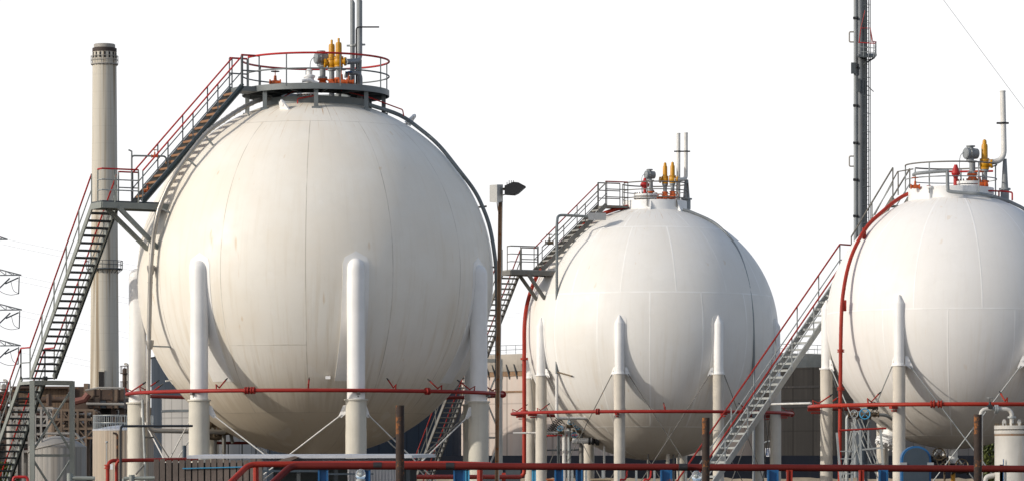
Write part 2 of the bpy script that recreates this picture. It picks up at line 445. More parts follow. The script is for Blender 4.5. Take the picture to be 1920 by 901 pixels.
def sphere_tank(t, label, mat, legs, ztop, zflange, rw, rl, cap, lowmat, padmat, gusset_up, flare, rodr, rodmat, pad=True):
    root = thing('spherical_tank', label, 'gas tank', t.base, 'white spherical gas tanks')
    mb = MB(); R = t.R; n, m = 160, 96
    vs = [t.c + V((0, 0, R))]; fs = []
    for i in range(1, m):
        th = PI * i / m
        for q in range(n):
            a = 2 * PI * q / n
            vs.append(t.c + V((math.sin(th) * math.cos(a), math.sin(th) * math.sin(a), math.cos(th))) * R)
    vs.append(t.c - V((0, 0, R)))
    for q in range(n): fs.append((0, 1 + q, 1 + (q + 1) % n))
    for i in range(m - 2):
        for q in range(n):
            a = 1 + i * n; fs.append((a + q, a + n + q, a + n + (q + 1) % n, a + (q + 1) % n))
    a = 1 + (m - 2) * n
    for q in range(n): fs.append((a + q, len(vs) - 1, a + (q + 1) % n))
    mb.add(vs, fs); mb.build('shell', mat, root, t.c, sharp=180)
    zt = t.zz(ztop); zf = t.zz(zflange)
    for d in legs:
        p = t.pol(d, t.Rpx, 0)
        mb = MB()
        prof = [(rw, zf), (rw, zt)]
        if cap == 'dome': prof += [(rw * .93, zt + rw * .40), (rw * .72, zt + rw * .78), (rw * .4, zt + rw * 1.02), (0, zt + rw * 1.1)]
        else: prof += [(rw * .98, zt + .02), (rw * .12, zt + rw * 1.7), (0, zt + rw * 1.75)]
        mb.lathe(p, prof, 32)
        leg = mb.build('leg', M['legwhite'], root)
        mb = MB(); h = zf
        k_ = 14; pr = [(rl * 1.5, 0), (rl * 1.5, .25), (rl, .26)]
        for j in range(1, k_): pr.append((rl * (1 + random.uniform(-.016, .016)), .26 + (h - .28) * j / k_))
        pr.append((rl, h - .02)); mb.lathe(p, pr, 32); mb.build('fireproof_casing', lowmat, leg)
        mb = MB(); mb.lathe(p, [(rl * 1.14, zf - .03), (rl * 1.14, zf + .02)], 32); mb.build('flange', lowmat if flare else M['legwhite'], leg)
        if pad:      # doubler plate welded round the head of the leg, standing 12 mm proud of the shell
            al = math.asin(min(.9, rw * 1.5 / R)); up = math.asin((zt + rw * 1.9 - t.c.z) / R); lo = math.asin(max(-.95, (zf + .15 * (zt - zf) - t.c.z) / R))
            mb = MB(); vs = []; fs = []; nu, nv = 10, 22
            for j in range(nv + 1):
                ta = lo + (up - lo) * j / nv
                fr = (up - ta) / al
                wdt = al if fr >= 1 else al * math.sqrt(max(.0004, 1 - (1 - fr) ** 2))
                for i in range(nu + 1):
                    lon = R_(d) + wdt * (2 * i / nu - 1) / max(.3, math.cos(ta))
                    for rr in (R + .012, R - .03):
                        vs.append(t.c + V((math.sin(lon) * math.cos(ta), -math.cos(lon) * math.cos(ta), math.sin(ta))) * rr)
            W = (nu + 1) * 2
            for j in range(nv):
                for i in range(nu):
                    a = j * W + 2 * i; fs.append((a, a + 2, a + W + 2, a + W))
                a = j * W; fs.append((a, a + W, a + W + 1, a + 1)); a = j * W + 2 * nu; fs.append((a, a + 1, a + W + 1, a + W))
            for i in range(nu):
                a = nv * W + 2 * i; fs.append((a, a + 2, a + 3, a + 1)); a = 2 * i; fs.append((a, a + 1, a + 3, a + 2))
            mb.add(vs, fs); mb.build('doubler_plate', padmat, leg)
    # brace rods crossing between neighbouring legs, each from a gusset near the flange to a foot
    nl = len(legs)
    zg = zf + gusset_up
    for i in range(nl):
        for (a, b) in ((legs[i], legs[(i + 1) % nl]), (legs[(i + 1) % nl], legs[i])):
            pa = t.pol(a, t.Rpx, zg); pb = t.pol(b, t.Rpx, .55)
            u = unit(V((pb.x - pa.x, pb.y - pa.y, 0)))
            top = pa + u * (rl + .14) + V((0, 0, -.16)); bot = pb - u * rl
            nrm = u.cross(V((0, 0, 1)))
            gp = MB(); q = pa + u * rl * .96
            gp.prism([q + V((0, 0, .16)) - nrm * .012, q + u * .10 + V((0, 0, .14)) - nrm * .012, q + u * .26 + V((0, 0, -.22)) - nrm * .012, q + u * .16 + V((0, 0, -.26)) - nrm * .012, q + V((0, 0, -.12)) - nrm * .012], nrm * .024)
            gp.cyl(q + u * .11 - nrm * .04, q + u * .11 + nrm * .04, .035, n=10)
            gp.build('gusset', M['legwhite'], root)
            rb = MB(); off = nrm * (.03 if a == legs[i] else -.03)
            rb.tube([top + off, bot + off], rodr, 8); rb.build('brace_rod', rodmat, root)
    for d in legs: 
        pass
    return root

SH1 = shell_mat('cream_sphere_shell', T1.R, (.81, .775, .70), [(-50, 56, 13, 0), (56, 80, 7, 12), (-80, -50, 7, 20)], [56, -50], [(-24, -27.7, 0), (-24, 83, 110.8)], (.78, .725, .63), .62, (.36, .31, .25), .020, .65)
SH2 = shell_mat('white_sphere_shell_middle', T2.R, (.77, .755, .72), [(53.7, 84, 7, 28), (16.4, 53.7, 14, -16.6), (-48, 16.4, 15, -3), (-80, -48, 8, 10)], [53.7, 16.4, -48], [], (.75, .725, .675), .38, (.90, .89, .87), .045, .7)
SH3 = shell_mat('white_sphere_shell_right', T3.R, (.78, .765, .74), [(3, 84, 12, 5), (-64, 3, 12, -10)], [3, -64], [], (.765, .745, .71), .30, (.90, .89, .88), .032, .65)
M['pad1'] = paint('fresh_white_pad', (.85, .835, .80), .5, var=.06, streak=.1, dirt=(.6, .5, .4))
M['pad2'] = paint('white_pad', (.76, .745, .715), .5, var=.05, streak=.1, dirt=(.6, .5, .4))
LEG1 = [15.6 + i * 360 / 7 for i in range(7)]
LEG2 = [-16.5 + i * 45 for i in range(8)]
LEG3 = [-31.8 + i * 60 for i in range(6)]
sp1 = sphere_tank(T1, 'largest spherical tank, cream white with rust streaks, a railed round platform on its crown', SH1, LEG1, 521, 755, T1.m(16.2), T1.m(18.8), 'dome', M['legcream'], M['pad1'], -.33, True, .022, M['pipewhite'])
sp2 = sphere_tank(T2, 'clean white spherical tank in the middle, partly behind the long galvanised stair', SH2, LEG2, 615, 706, T2.m(8.8), T2.m(10.3), 'cone', M['legwarm'], M['pad2'], .14, False, .020, M['greybrown'])
sp3 = sphere_tank(T3, 'white spherical tank at the right edge, a red pipe curving over its left side', SH3, LEG3, 578, 690, T3.m(9.6), T3.m(11.6), 'cone', M['legwarm'], M['pad2'], .14, False, .020, M['galv'], pad=False)

def lug(t, root, px, py, deg, sc=1.0):
    b = t.hit(px, py, -2); n = unit(b - t.c); side = unit(n.cross(V((0, 0, 1)))); upv = unit(side.cross(n))
    if upv.z < 0: upv = -upv
    a = R_(deg); d = side * math.cos(a) + upv * math.sin(a); q = n.cross(d)
    mb = MB(); e = b + d * .24 * sc
    mb.prism([b - d * .26 * sc - q * .03, e - q * .03, e + n * .34 * sc - d * .02 - q * .03, e + n * .44 * sc - d * .10 * sc - q * .03, e + n * .36 * sc - d * .2 * sc - q * .03], q * .06)
    mb.cyl(e + n * .34 * sc - d * .11 * sc - q * .05, e + n * .34 * sc - d * .11 * sc + q * .05, .07 * sc, n=14)
    mb.box(b - V((.16, .02, .03)), b + V((.1, .02, .03)))
    mb.build('lifting_lug', M['white'], root)
lug(T1, sp1, 540, 219, 25, 1.35); lug(T1, sp1, 764, 233, -160, 1.0)
for (px, py) in ((615, 707),):
    b = T1.hit(px, py, 1); mb = MB(); mb.box(b - V((.08, .05, .05)), b + V((.08, .05, .05))); mb.build('name_plate', M['white'], sp1)
mb = MB(); b = T1.hit(325, 711, 0); mb.bar(b, b + V((-.25, -.15, -.05)), .05, .05); mb.build('pipe_stub', M['white'], sp1)

# ------------------------------------------------------------------ stairs
def rail_run(root, base_pts, h, m_top, m_mid, m_post, r=.029, mids=(.5,), post_every=1.2, ends=(True, True), top=True, closed=False):
    """handrail along a path of deck points"""
    up = V((0, 0, h))
    if top:
        mb = MB(); mb.tube([p + up for p in base_pts], r, 7, closed); mb.build('handrail', m_top, root)
    for f in mids:
        mb = MB(); mb.tube([p + up * f for p in base_pts], r * .75, 6, closed); mb.build('mid_rail', m_mid, root)
    L = 0; segs = []
    pts = base_pts + ([base_pts[0]] if closed else [])
    for a, b in zip(pts[:-1], pts[1:]): segs.append((L, a, b)); L += (b - a).length
    n = max(1, round(L / post_every))
    for i in range(n + (0 if closed else 1)):
        if (i == 0 and not ends[0]) or (i == n and not ends[1]): continue
        s_ = L * i / n
        for (l0, a, b) in segs:
            ln = (b - a).length
            if l0 - 1e-6 <= s_ <= l0 + ln + 1e-6:
                q = a + (b - a) * ((s_ - l0) / max(ln, 1e-6))
                mb = MB(); mb.bar(q - V((0, 0, .06)), q + up, .042, .042); mb.build('post', m_post, root); break

def flight(root, b, t_, wv, mats, rise=.235, rails=(1, 1), cable=False, h=1.03, lead=(0, 0)):
    """stair flight between centre points b (bottom) and t_ (top); wv = half width vector"""
    ms, mt, mh, mm = mats
    d = t_ - b; f = unit(V((d.x, d.y, 0)))
    for k_, sg in enumerate((-1, 1)):
        mb = MB(); mb.bar(b + wv * sg, t_ + wv * sg, .05, .20); mb.build('stringer', ms, root)
        if rails[k_]:
            col = mh if rails[k_] == 1 else mm
            rail_run(root, [b + wv * sg * 1.06, t_ + wv * sg * 1.06], h, col, mm, ms, post_every=1.5)
    n = max(2, round(d.z / rise)); first = None
    for i in range(1, n):
        q = b + d * (i / n)
        if first is None:
            wh = wv * .95; mb = MB(); tz = V((0, 0, .02))
            mb.hexa([q - wh - f * .12 - tz, q + wh - f * .12 - tz, q + wh + f * .12 - tz, q - wh + f * .12 - tz, q - wh - f * .12 + tz, q + wh - f * .12 + tz, q + wh + f * .12 + tz, q - wh + f * .12 + tz])
            e = q - f * .121
            mb.bar(e - wh + V((0, 0, -.015)), e + wh + V((0, 0, -.015)), .02, .07)
            first = (mb.build('tread', mt, root), q)
        else:
            clone(first[0], root, q - first[1])
    if cable:
        mb = MB(); o = -wv * 1.22
        for z_ in (.05, -.03): mb.tube([b + o + V((0, 0, z_)), t_ + o + V((0, 0, z_))], .035, 6)
        mb.build('cable', M['conduit'], root)

def deck(root, pts, th, mat, name='landing'):
    mb = MB(); mb.prism([p - V((0, 0, th)) for p in pts], (0, 0, th)); return mb.build(name, mat, root)

def radial_stair(t, label, az, deck_px, low1, low2, up0, up1, rdeck, hw, mats, upmats, struts, tower_m, cable, uprails=(1, 1), landrail=None):
    landrail = landrail or mats[2]
    """landing fixed to the shell, a flight up to the crown and two flights down alongside"""
    u = V((math.sin(R_(az)), -math.cos(R_(az)), 0)); v = V((u.y, -u.x, 0))      # outward, along the lower flights
    if v.y < 0: v = -v
    root = thing('access_stair', label, 'stairs', V((t.c.x, t.c.y, 0)) + u * (t.R + 1.5))
    zd = t.zz(deck_px); S = 1.0
    cen = V((t.c.x, t.c.y, 0))
    def at(r, vv, z): return cen + u * r + v * vv + V((0, 0, z))
    r0, r1 = rdeck; wd = hw * 2.3
    # landing
    deck(root, [at(r0, -wd * .5, zd), at(r1, -wd * .5, zd), at(r1, wd * .5, zd), at(r0, wd * .5, zd)], .05, mats[1])
    mb = MB()
    for vv in (-wd * .5, wd * .5): mb.bar(at(r0 - .25, vv, zd - .15), at(r1, vv, zd - .15), .07, .2)
    mb.bar(at(r1, -wd * .5, zd - .15), at(r1, wd * .5, zd - .15), .07, .2)
    mb.build('landing_frame', mats[0], root)
    for vv in (-wd * .5, wd * .5):
        zs = zd - struts[1]; rs = math.sqrt(max(0, t.R ** 2 - (zs - t.c.z) ** 2)) - .02
        mb = MB(); mb.bar(at(r0 + struts[0], vv, zd - .2), at(rs, vv * .9, zs), .12, .14); mb.build('strut', mats[0], root)
    # upper flight
    b = at(up0[0], 0, zd); tp_ = at(up1[0], 0, t.zz(up1[1]))
    flight(root, b, tp_, v * hw, upmats, rails=uprails, cable=cable)
    # landing rails: outer end and camera side
    rail_run(root, [at(r0 + .9, -wd * .5, zd), at(r1, -wd * .5, zd), at(r1, -wd * .1, zd)], 1.05, landrail, mats[3], mats[0], post_every=.9, mids=(.33, .66))
    rail_run(root, [at(r0 + .5, wd * .5, zd), at(r1 - hw * 2.3, wd * .5, zd)], 1.05, landrail, mats[3], mats[0], post_every=.9, mids=(.5,))
    # lower flights
    rc = r1 - hw - .03
    cur = at(rc, wd * .5, zd - .1); pts = []
    for (dz, run, plat) in low1:
        e = cur + v * run - V((0, 0, dz))
        flight(root, e, cur, u * hw, mats, cable=cable)
        nx = e + v * plat
        deck(root, [e + u * hw, e - u * hw, nx - u * hw, nx + u * hw], .05, mats[1])
        for sg in (-1, 1):
            rail_run(root, [e + u * hw * sg * 1.06, nx + u * hw * sg * 1.06], 1.03, mats[2], mats[3], mats[0], post_every=3, ends=(False, True))
        pts.append((e, nx)); cur = nx
    zb = cur.z
    e = cur + v * (zb * low2) - V((0, 0, zb))
    flight(root, e, cur, u * hw, mats, cable=cable)
    # trestle under the intermediate landing
    e, nx = pts[-1]
    hw2 = hw * 1.75; o = u * (-hw * .75)
    cs = [e - v * .15 + o + u * hw2, e - v * .15 + o - u * hw2, nx + o + u * hw2, nx + o - u * hw2]
    zt_ = e.z - .12
    for q in cs[:2]:
        mb = MB(); mb.bar((q.x, q.y, 0), (q.x, q.y, zt_), .17, .17, (0, 1, 0)); mb.build('trestle_leg', tower_m, root)
    def zq(q, z): return V((q.x, q.y, z))
    for a, b2, zz_, w2 in ((0, 1, zt_ - .07, .18), (0, 2, zt_ - .07, .12), (1, 3, zt_ - .07, .12), (0, 1, zt_ * .5, .10)):
        mb = MB(); mb.bar(zq(cs[a], zz_), zq(cs[b2], zz_), w2, w2 * .9); mb.build('trestle_beam', tower_m, root)
    for a, b2, za, zb2, of in ((0, 1, zt_ - .3, zt_ * .5 + .1, 0), (1, 0, zt_ - .3, zt_ * .5 + .1, .06), (0, 1, zt_ * .5 - .1, .3, 0), (1, 0, zt_ * .5 - .1, .3, .06)):
        mb = MB(); mb.bar(zq(cs[a], za) + v * of, zq(cs[b2], zb2) + v * of, .05, .07); mb.build('trestle_brace', tower_m, root)
    return root, at

s1 = T1.s
st1, at1 = radial_stair(T1, 'tall grey stair with red handrails climbing left side of the largest sphere', -62, 393,
    [(305 / s1, 320 / s1, 50 / s1)], 1.02, (358 / s1, 0), (160 / s1, 172), (318 / s1, 438 / s1), 23 / s1,
    (M['greygreen'], M['greydark'], M['red'], M['galv']), (M['grey'], M['tread'], M['red'], M['grey']), (1.62, 1.5), M['greygreen'], True)
s2 = T2.s
st2, at2 = radial_stair(T2, 'weathered stair with grey and red handrails on the left side of middle sphere', -66, 512,
    [(150 / s2, 150 / s2, 40 / s2)], 1.0, (234 / s2, 0), (102 / s2, 388), (206 / s2, 298 / s2), 17 / s2,
    (M['greybrown'], M['treadgrey'], M['redring'], M['greybrown']), (M['greybrown'], M['treadgrey'], M['redring'], M['greybrown']), (1.4, 1.3), M['galv'], False, (2, 1), M['greybrown'])
# the right tank's stair: one straight flight facing the camera, then a short one over the crown
u3 = unit(V((.72, .69, 0))); v3 = V((u3.y, -u3.x, 0))      # v3 points right/near
top3 = T3.p(1590, 515, 150); zrun = top3.z
bot3 = top3 - u3 * (zrun * 1.0) - V((0, 0, zrun))
st3 = thing('access_stair', 'long galvanised stair with two red handrails between middle and right spheres', 'stairs', V((bot3.x, bot3.y, 0)))
flight(st3, bot3, top3, v3 * (19.5 / T3.s), (M['galv'], M['galv'], M['redring'], M['galv']), rise=.235, h=1.05)
e3 = top3 + u3 * 1.0
deck(st3, [top3 + v3 * .36, top3 - v3 * .36, e3 - v3 * .36, e3 + v3 * .36], .05, M['galv'])
rail_run(st3, [top3 - v3 * .36, e3 - v3 * .36], 1.05, M['redring'], M['galv'], M['galv'], post_every=1.0)
b3 = T3.p(1612, 500, 150); t3_ = T3.p(1690, 372, 45)
w3 = unit(V((t3_.y - b3.y, b3.x - t3_.x, 0))) * .34
flight(st3, b3, t3_, w3, (M['greybrown'], M['treadgrey'], M['greybrown'], M['galv']), h=1.0)


# ------------------------------------------------------------------ crown platforms
def ring(t, r, z, a0=0, a1=360, n=48, cx=None):
    c = V((t.c.x if cx is None else P(cx, 0, t.D).x, t.c.y, z))
    full = abs(a1 - a0) >= 360
    return [c + V((math.sin(R_(a0 + (a1 - a0) * i / n)) * r, -math.cos(R_(a0 + (a1 - a0) * i / n)) * r, 0)) for i in range(n if full else n + 1)]
def annulus(mb, t, r0, r1, z0, z1, cx=None, n=64):
    c = V((t.c.x if cx is None else P(cx, 0, t.D).x, t.c.y, 0))
    prof = [(r0, z0), (r1, z0), (r1, z1), (r0, z1), (r0, z0)]
    return mb.lathe(c, prof, n, cap=False)

# platform on the largest sphere
zp = T1.zz(172); rp = T1.m(137)
pl = thing('crown_platform', 'round grey platform with red top rail on the crown of the largest sphere', 'platform', V((T1.c.x, T1.c.y, T1.c.z + T1.R)))
mb = MB(); annulus(mb, T1, T1.m(66), rp, zp - .05, zp); mb.build('deck', M['greydark'], pl)
mb = MB(); annulus(mb, T1, rp, rp + .02, zp - .17, zp + .03); annulus(mb, T1, T1.m(64), T1.m(66), zp - .16, zp + .02); mb.build('kick_plate', M['grey'], pl)
mb = MB()
for a in range(12, 360, 30):
    p0 = T1.pol(a, 66, zp - .11); p1 = T1.pol(a, 136, zp - .11); mb.bar(p0, p1, .06, .12)
mb.build('deck_beam', M['greydark'], pl)
first = None
for a in (-88, -44, 3.5, 50, 86, 130, 178, 222):
    r = T1.m(128); zb = T1.c.z + math.sqrt(T1.R ** 2 - r * r) - .06
    q = T1.pol(a, 128, 0)
    mb = MB(); mb.bar((q.x, q.y, zb), (q.x, q.y, zp - .05), .14, .14, (0, 1, 0)); mb.build('support', M['grey'], pl)
    mb = MB(); mb.box((q.x - .14, q.y - .14, zb - .03), (q.x + .14, q.y + .14, zb + .07)); mb.build('base_plate', M['grey'], pl)
ra = ring(T1, rp + .01, zp, -62, 275, 60)
rail_run(pl, ra, T1.m(57), M['red'], M['grey'], M['grey'], r=.036, mids=(.5,), post_every=1.75)
mb = MB(); annulus(mb, T1, T1.m(96), T1.m(99), T1.zz(205), T1.zz(190)); mb.build('ring_beam', M['grey'], pl)
# gangway from the stair to the platform
ua = V((math.sin(R_(-62)), -math.cos(R_(-62)), 0)); va = V((-ua.y, ua.x, 0)); cen = V((T1.c.x, T1.c.y, 0))
A = cen + ua * T1.m(128) + V((0, 0, zp)); B = cen + ua * T1.m(164) + V((0, 0, zp))
deck(pl, [A + va * .5, A - va * .5, B - va * .5, B + va * .5], .16, M['grey'], 'gangway')
for sg in (-1, 1): rail_run(pl, [B + va * .5 * sg, A + va * .5 * sg], T1.m(57), M['red'], M['grey'], M['grey'], r=.034, post_every=.6, mids=(.5,))

# guard rail and skirt on the middle sphere
pl2 = thing('crown_platform', 'grey guard rail round a white skirt on the crown of the middle sphere', 'platform', V((T2.c.x, T2.c.y, T2.c.z + T2.R)))
cx2 = 1228
zr2 = T2.zz(389)
mb = MB(); annulus(mb, T2, T2.m(57), T2.m(60), T2.zz(398), T2.zz(378), cx2); mb.build('skirt', M['white'], pl2)
mb = MB(); annulus(mb, T2, T2.m(20), T2.m(57), T2.zz(390), T2.zz(387), cx2); mb.build('deck', M['treadgrey'], pl2)
rail_run(pl2, ring(T2, T2.m(62), zr2, -70, 255, 48, cx2), T2.m(44), M['greybrown'], M['greybrown'], M['greybrown'], r=.031, mids=(.35, .68), post_every=1.55)
ua = V((math.sin(R_(-66)), -math.cos(R_(-66)), 0)); va = V((-ua.y, ua.x, 0)); cen = V((T2.c.x, T2.c.y, 0))
A = cen + ua * T2.m(58) + V((0, 0, zr2)); B = cen + ua * T2.m(104) + V((0, 0, zr2))
deck(pl2, [A + va * .42, A - va * .42, B - va * .42, B + va * .42], .1, M['greybrown'], 'gangway')
for sg in (-1, 1): rail_run(pl2, [B + va * .42 * sg, A + va * .42 * sg], T2.m(44), M['redring'] if sg > 0 else M['greybrown'], M['greybrown'], M['greybrown'], r=.031, post_every=1.2, mids=(.35, .68))
for a in (-75, -10, 42, 95):
    q0 = T2.pol(a, 60, T2.zz(380)) ; mb = MB(); d_ = unit(V((q0.x - T2.c.x, q0.y - T2.c.y, 0))); side = V((-d_.y, d_.x, 0)) * .03
    q0.x += P(cx2, 0, T2.D).x - T2.c.x
    mb.prism([q0 - side, q0 + d_ * .28 - V((0, 0, .55)) - side, q0 - V((0, 0, .5)) - side], side * 2); mb.build('skirt_gusset', M['white'], pl2)

# guard rail and skirt on the right sphere
pl3 = thing('crown_platform', 'pale guard rail round a white skirt on the crown of the right sphere', 'platform', V((T3.c.x, T3.c.y, T3.c.z + T3.R)))
cx3 = 1783; zr3 = T3.zz(364)
mb = MB(); annulus(mb, T3, T3.m(77), T3.m(80), T3.zz(380), T3.zz(354), cx3); mb.build('skirt', M['white'], pl3)
mb = MB(); annulus(mb, T3, T3.m(25), T3.m(77), T3.zz(366), T3.zz(363), cx3); mb.build('deck', M['treadgrey'], pl3)
rail_run(pl3, ring(T3, T3.m(85), zr3, -100, 225, 48, cx3), T3.m(54), M['greybrown'], M['galv'], M['galv'], r=.026, mids=(.5,), post_every=1.55)
mb = MB(); q = T3.p(1697, 318, -10); mb.tube([T3.p(1684, 322, 30), T3.p(1684, 366, 30)], .022); mb.tube([T3.p(1640, 403, 95), T3.p(1683, 322, 30), T3.p(1712, 317, -8)], .022); mb.build('stair_rail', M['greybrown'], pl3)

# ------------------------------------------------------------------ relief valves, vents, actuators
U = 1 / 54.9
def relief_valve(base_px, tip, t, dy, label, bullet, outl):
    """yellow spring relief valve; base_px = column, tip = row of its tip"""
    q = t.p(base_px, tip + 54 * (t.s * U), dy)
    root = thing('relief_valve', label, 'valve', q, 'yellow relief valves on the crowns')
    def L(prof): 
        mb = MB(); mb.lathe(q, [(r * U, z * U) for r, z in prof], 20); return mb
    L([(5.2, 0), (8.2, .2), (8.2, 3), (7, 3.2), (8.5, 5), (9.2, 9), (9.0, 13), (8, 16)]).build('body', M['yellow'], root)
    L([(8.9, 16), (8.9, 18.5), (7.5, 18.8)]).build('flange', M['yellow'], root)
    L([(6.0, 18.8), (5.7, 42), (5.0, 45.5), (3.0, 46.2)]).build('bonnet', M['yellow'], root)
    if bullet: L([(3.8, 45.8), (3.9, 49), (3.2, 53), (0, 55)]).build('cap', M['yellow'], root)
    else: L([(2.2, 45.8), (2.2, 53), (1.6, 54), (0, 54.2)]).build('cap', M['yellow'], root)
    o = MB(); ax = V((outl, -.25, 0)).normalized(); c0 = q + V((0, 0, 10 * U))
    o.lathe(c0, [(5, 5 * U), (5, 5 * U)], 4) if False else None
    o.lathe(c0, [(5 * U, 4 * U), (5 * U, 11 * U), (8 * U, 11.2 * U), (8 * U, 14 * U)], 18, ax)
    for a in range(8):
        an = a * PI / 4; s_ = ax.cross(V((0, 0, 1)))
        o.cyl(c0 + ax * 13.5 * U + (s_ * math.cos(an) + V((0, 0, 1)) * math.sin(an)) * 6.6 * U, c0 + ax * 15.2 * U + (s_ * math.cos(an) + V((0, 0, 1)) * math.sin(an)) * 6.6 * U, .9 * U, n=6)
    o.build('outlet_flange', M['yellow'], root)
    b = MB()
    for a in range(10):
        an = a * PI / 5; d = V((math.cos(an), math.sin(an), 0)) * 7.9 * U
        b.cyl(q + d + V((0, 0, 15 * U)), q + d + V((0, 0, 20 * U)), .8 * U, n=6)
    b.build('bolts', M['brass'], root)
    m = MB(); m.lathe(q, [(5 * U, -26 * U), (5 * U, -4 * U), (7.5 * U, -4 * U), (7.5 * U, 0)], 18); m.build('inlet_pipe', M['pipegrey'], root)
    m = MB(); m.lathe(q, [(4 * U, -36 * U), (8 * U, -35.5 * U), (8 * U, -33 * U), (6.5 * U, -32 * U), (7.5 * U, -29 * U), (6 * U, -24 * U), (8 * U, -23 * U), (8 * U, -20 * U)], 18)
    m.cyl(q + V((0, -6 * U, -28 * U)), q + V((0, -13 * U, -28 * U)), 2.2 * U, n=10); m.lathe(q + V((0, -13 * U, -28 * U)), [(5 * U, -.5 * U), (5 * U, .5 * U)], 16, (0, 1, 0))
    m.build('isolating_valve', M['orange'], root)
    m = MB(); m.cyl(q + V((0, 0, -29 * U)), V((q.x, q.y, t.c.z + t.R - .12)), 5 * U); m.build('stub_pipe', M['pipegrey'] if t is T1 else M['white'], root)
    return root
relief_valve(622, 75, T1, -18, 'shorter left yellow relief valve in front of grey vent pipes, on largest sphere', False, -1)
relief_valve(635, 72, T1, -34, 'right yellow relief valve with outlet flange beside grey vent pipes, on largest sphere', False, 1)
relief_valve(1247, 305, T2, 4, 'left yellow relief valve of the pair on the middle sphere', True, -1)
relief_valve(1261, 304, T2, -8, 'right yellow relief valve nearest the white vent pipes, on the middle sphere', True, 1)
relief_valve(1846, 262, T3, -4, 'single yellow relief valve with bent outlet pipe on the right sphere', True, 1)

def vent(t, label, pts, r, mat, slant=False, clampy=None, dy=0):
    ps = [t.p(a, b, dy + (c if c else 0)) for a, b, c in pts]
    root = thing('vent_pipe', label, 'vent pipe', ps[0], 'vent pipes on the crowns')
    mb = MB(); mb.tube(fillet(ps, .4, 8), r, 16)
    mb.build('stack', mat, root)
    e = ps[-1]; d = V((0, 0, 1)); mb = MB()
    if slant:      # obliquely cut mouth
        vs = []; n = 16
        for k_ in range(n):
            a = 2 * PI * k_ / n; x, y = math.cos(a) * r, math.sin(a) * r
            vs += [e + V((x, y, 0)), e + V((x, y, .22 - x / r * .17))]
        mb.add(vs, [(2 * i, 2 * ((i + 1) % n), 2 * ((i + 1) % n) + 1, 2 * i + 1) for i in range(n)]); mb.build('cut_mouth', mat, root)
    else:
        mb.lathe(e, [(r, -.02), (r * 1.06, -.01), (r * 1.06, .03), (r * .85, .03), (r * .8, -.1)], 16, cap=False); mb.build('mouth', mat, root)
    if clampy:
        q = t.p(pts[-1][0], clampy, dy); mb = MB(); mb.lathe(q, [(r * 1.25, -.03), (r * 1.25, .03)], 16); mb.box(q - V((.2, .03, .03)), q + V((.2, .03, .03))); mb.build('clamp', M['black'] if t is not T1 else M['galv'], root)
    return root
vent(T1, 'left grey vent pipe with slanted mouth on the largest sphere', [(661, 184, 0), (661, 9, 0)], T1.m(4.6), M['pipegrey'], True, 86, 22)
vent(T1, 'right taller grey vent pipe with bent inlet on the largest sphere', [(648, 116, -50), (660, 116, -30), (674, 114, -4), (674, 5, 0)], T1.m(5.4), M['pipegrey'], True, 84, 8)
mb = MB(); mb.tube(fillet([T1.p(649, 146, -20), T1.p(649, 137, -20), T1.p(676, 137, -10), T1.p(676, 186, -10)], .2), T1.m(4), 12); mb.tube([T1.p(672, 188, 8), T1.p(674, 112, 8)], T1.m(4.6), 12)
solo('drain_pipe', mb, M['pipegrey'], 'short bent grey pipe under the yellow valves on the largest sphere', 'pipe', T1.p(649, 146, -20))
mb = MB(); mb.tube(fillet([T1.p(668, 188, -10), T1.p(668, 51, -10), T1.p(711, 51, -10)], .12), .026, 8)
solo('small_vent_line', mb, M['black'], 'thin dark pipe bent to the right beside the grey vents', 'pipe', T1.p(668, 188, -10))
vent(T2, 'left white vent pipe on the middle sphere', [(1272, 388, 0), (1272, 251, 0)], T2.m(3.7), M['pipewhite'], False, 284, 14)
vent(T2, 'right white vent pipe with bent foot on the middle sphere', [(1263, 337, -16), (1274, 337, -10), (1286, 336, 0), (1286, 250, 0)], T2.m(3.7), M['pipewhite'], False, 284, 4)
vent(T3, 'tall pale vent pipe curving up from the single yellow valve', [(1852, 304, -6), (1883, 303, 0), (1880, 172, 0)], T3.m(5.2), M['pipewhite'], False, 231, 0)
def post_support(t, px, y0, y1, dy, label):
    mb = MB(); a = t.p(px, y1, dy); b = t.p(px, y0, dy); mb.cyl(b, a, t.m(6.5), t.m(3.6), 14); mb.lathe(b, [(t.m(11), -.06), (t.m(11), 0)], 12)
    mb.cyl(b - V((0, 0, .5)), b - V((0, 0, .06)), t.m(8), n=14)
    solo('vent_support', mb, M['pipegrey'], label, 'support', b)
post_support(T3, 1884, 353, 298, 6, 'tapered grey post holding up the tall vent on right sphere')
post_support(T2, 1287, 372, 337, 8, 'short grey post under the right vent of the middle sphere')

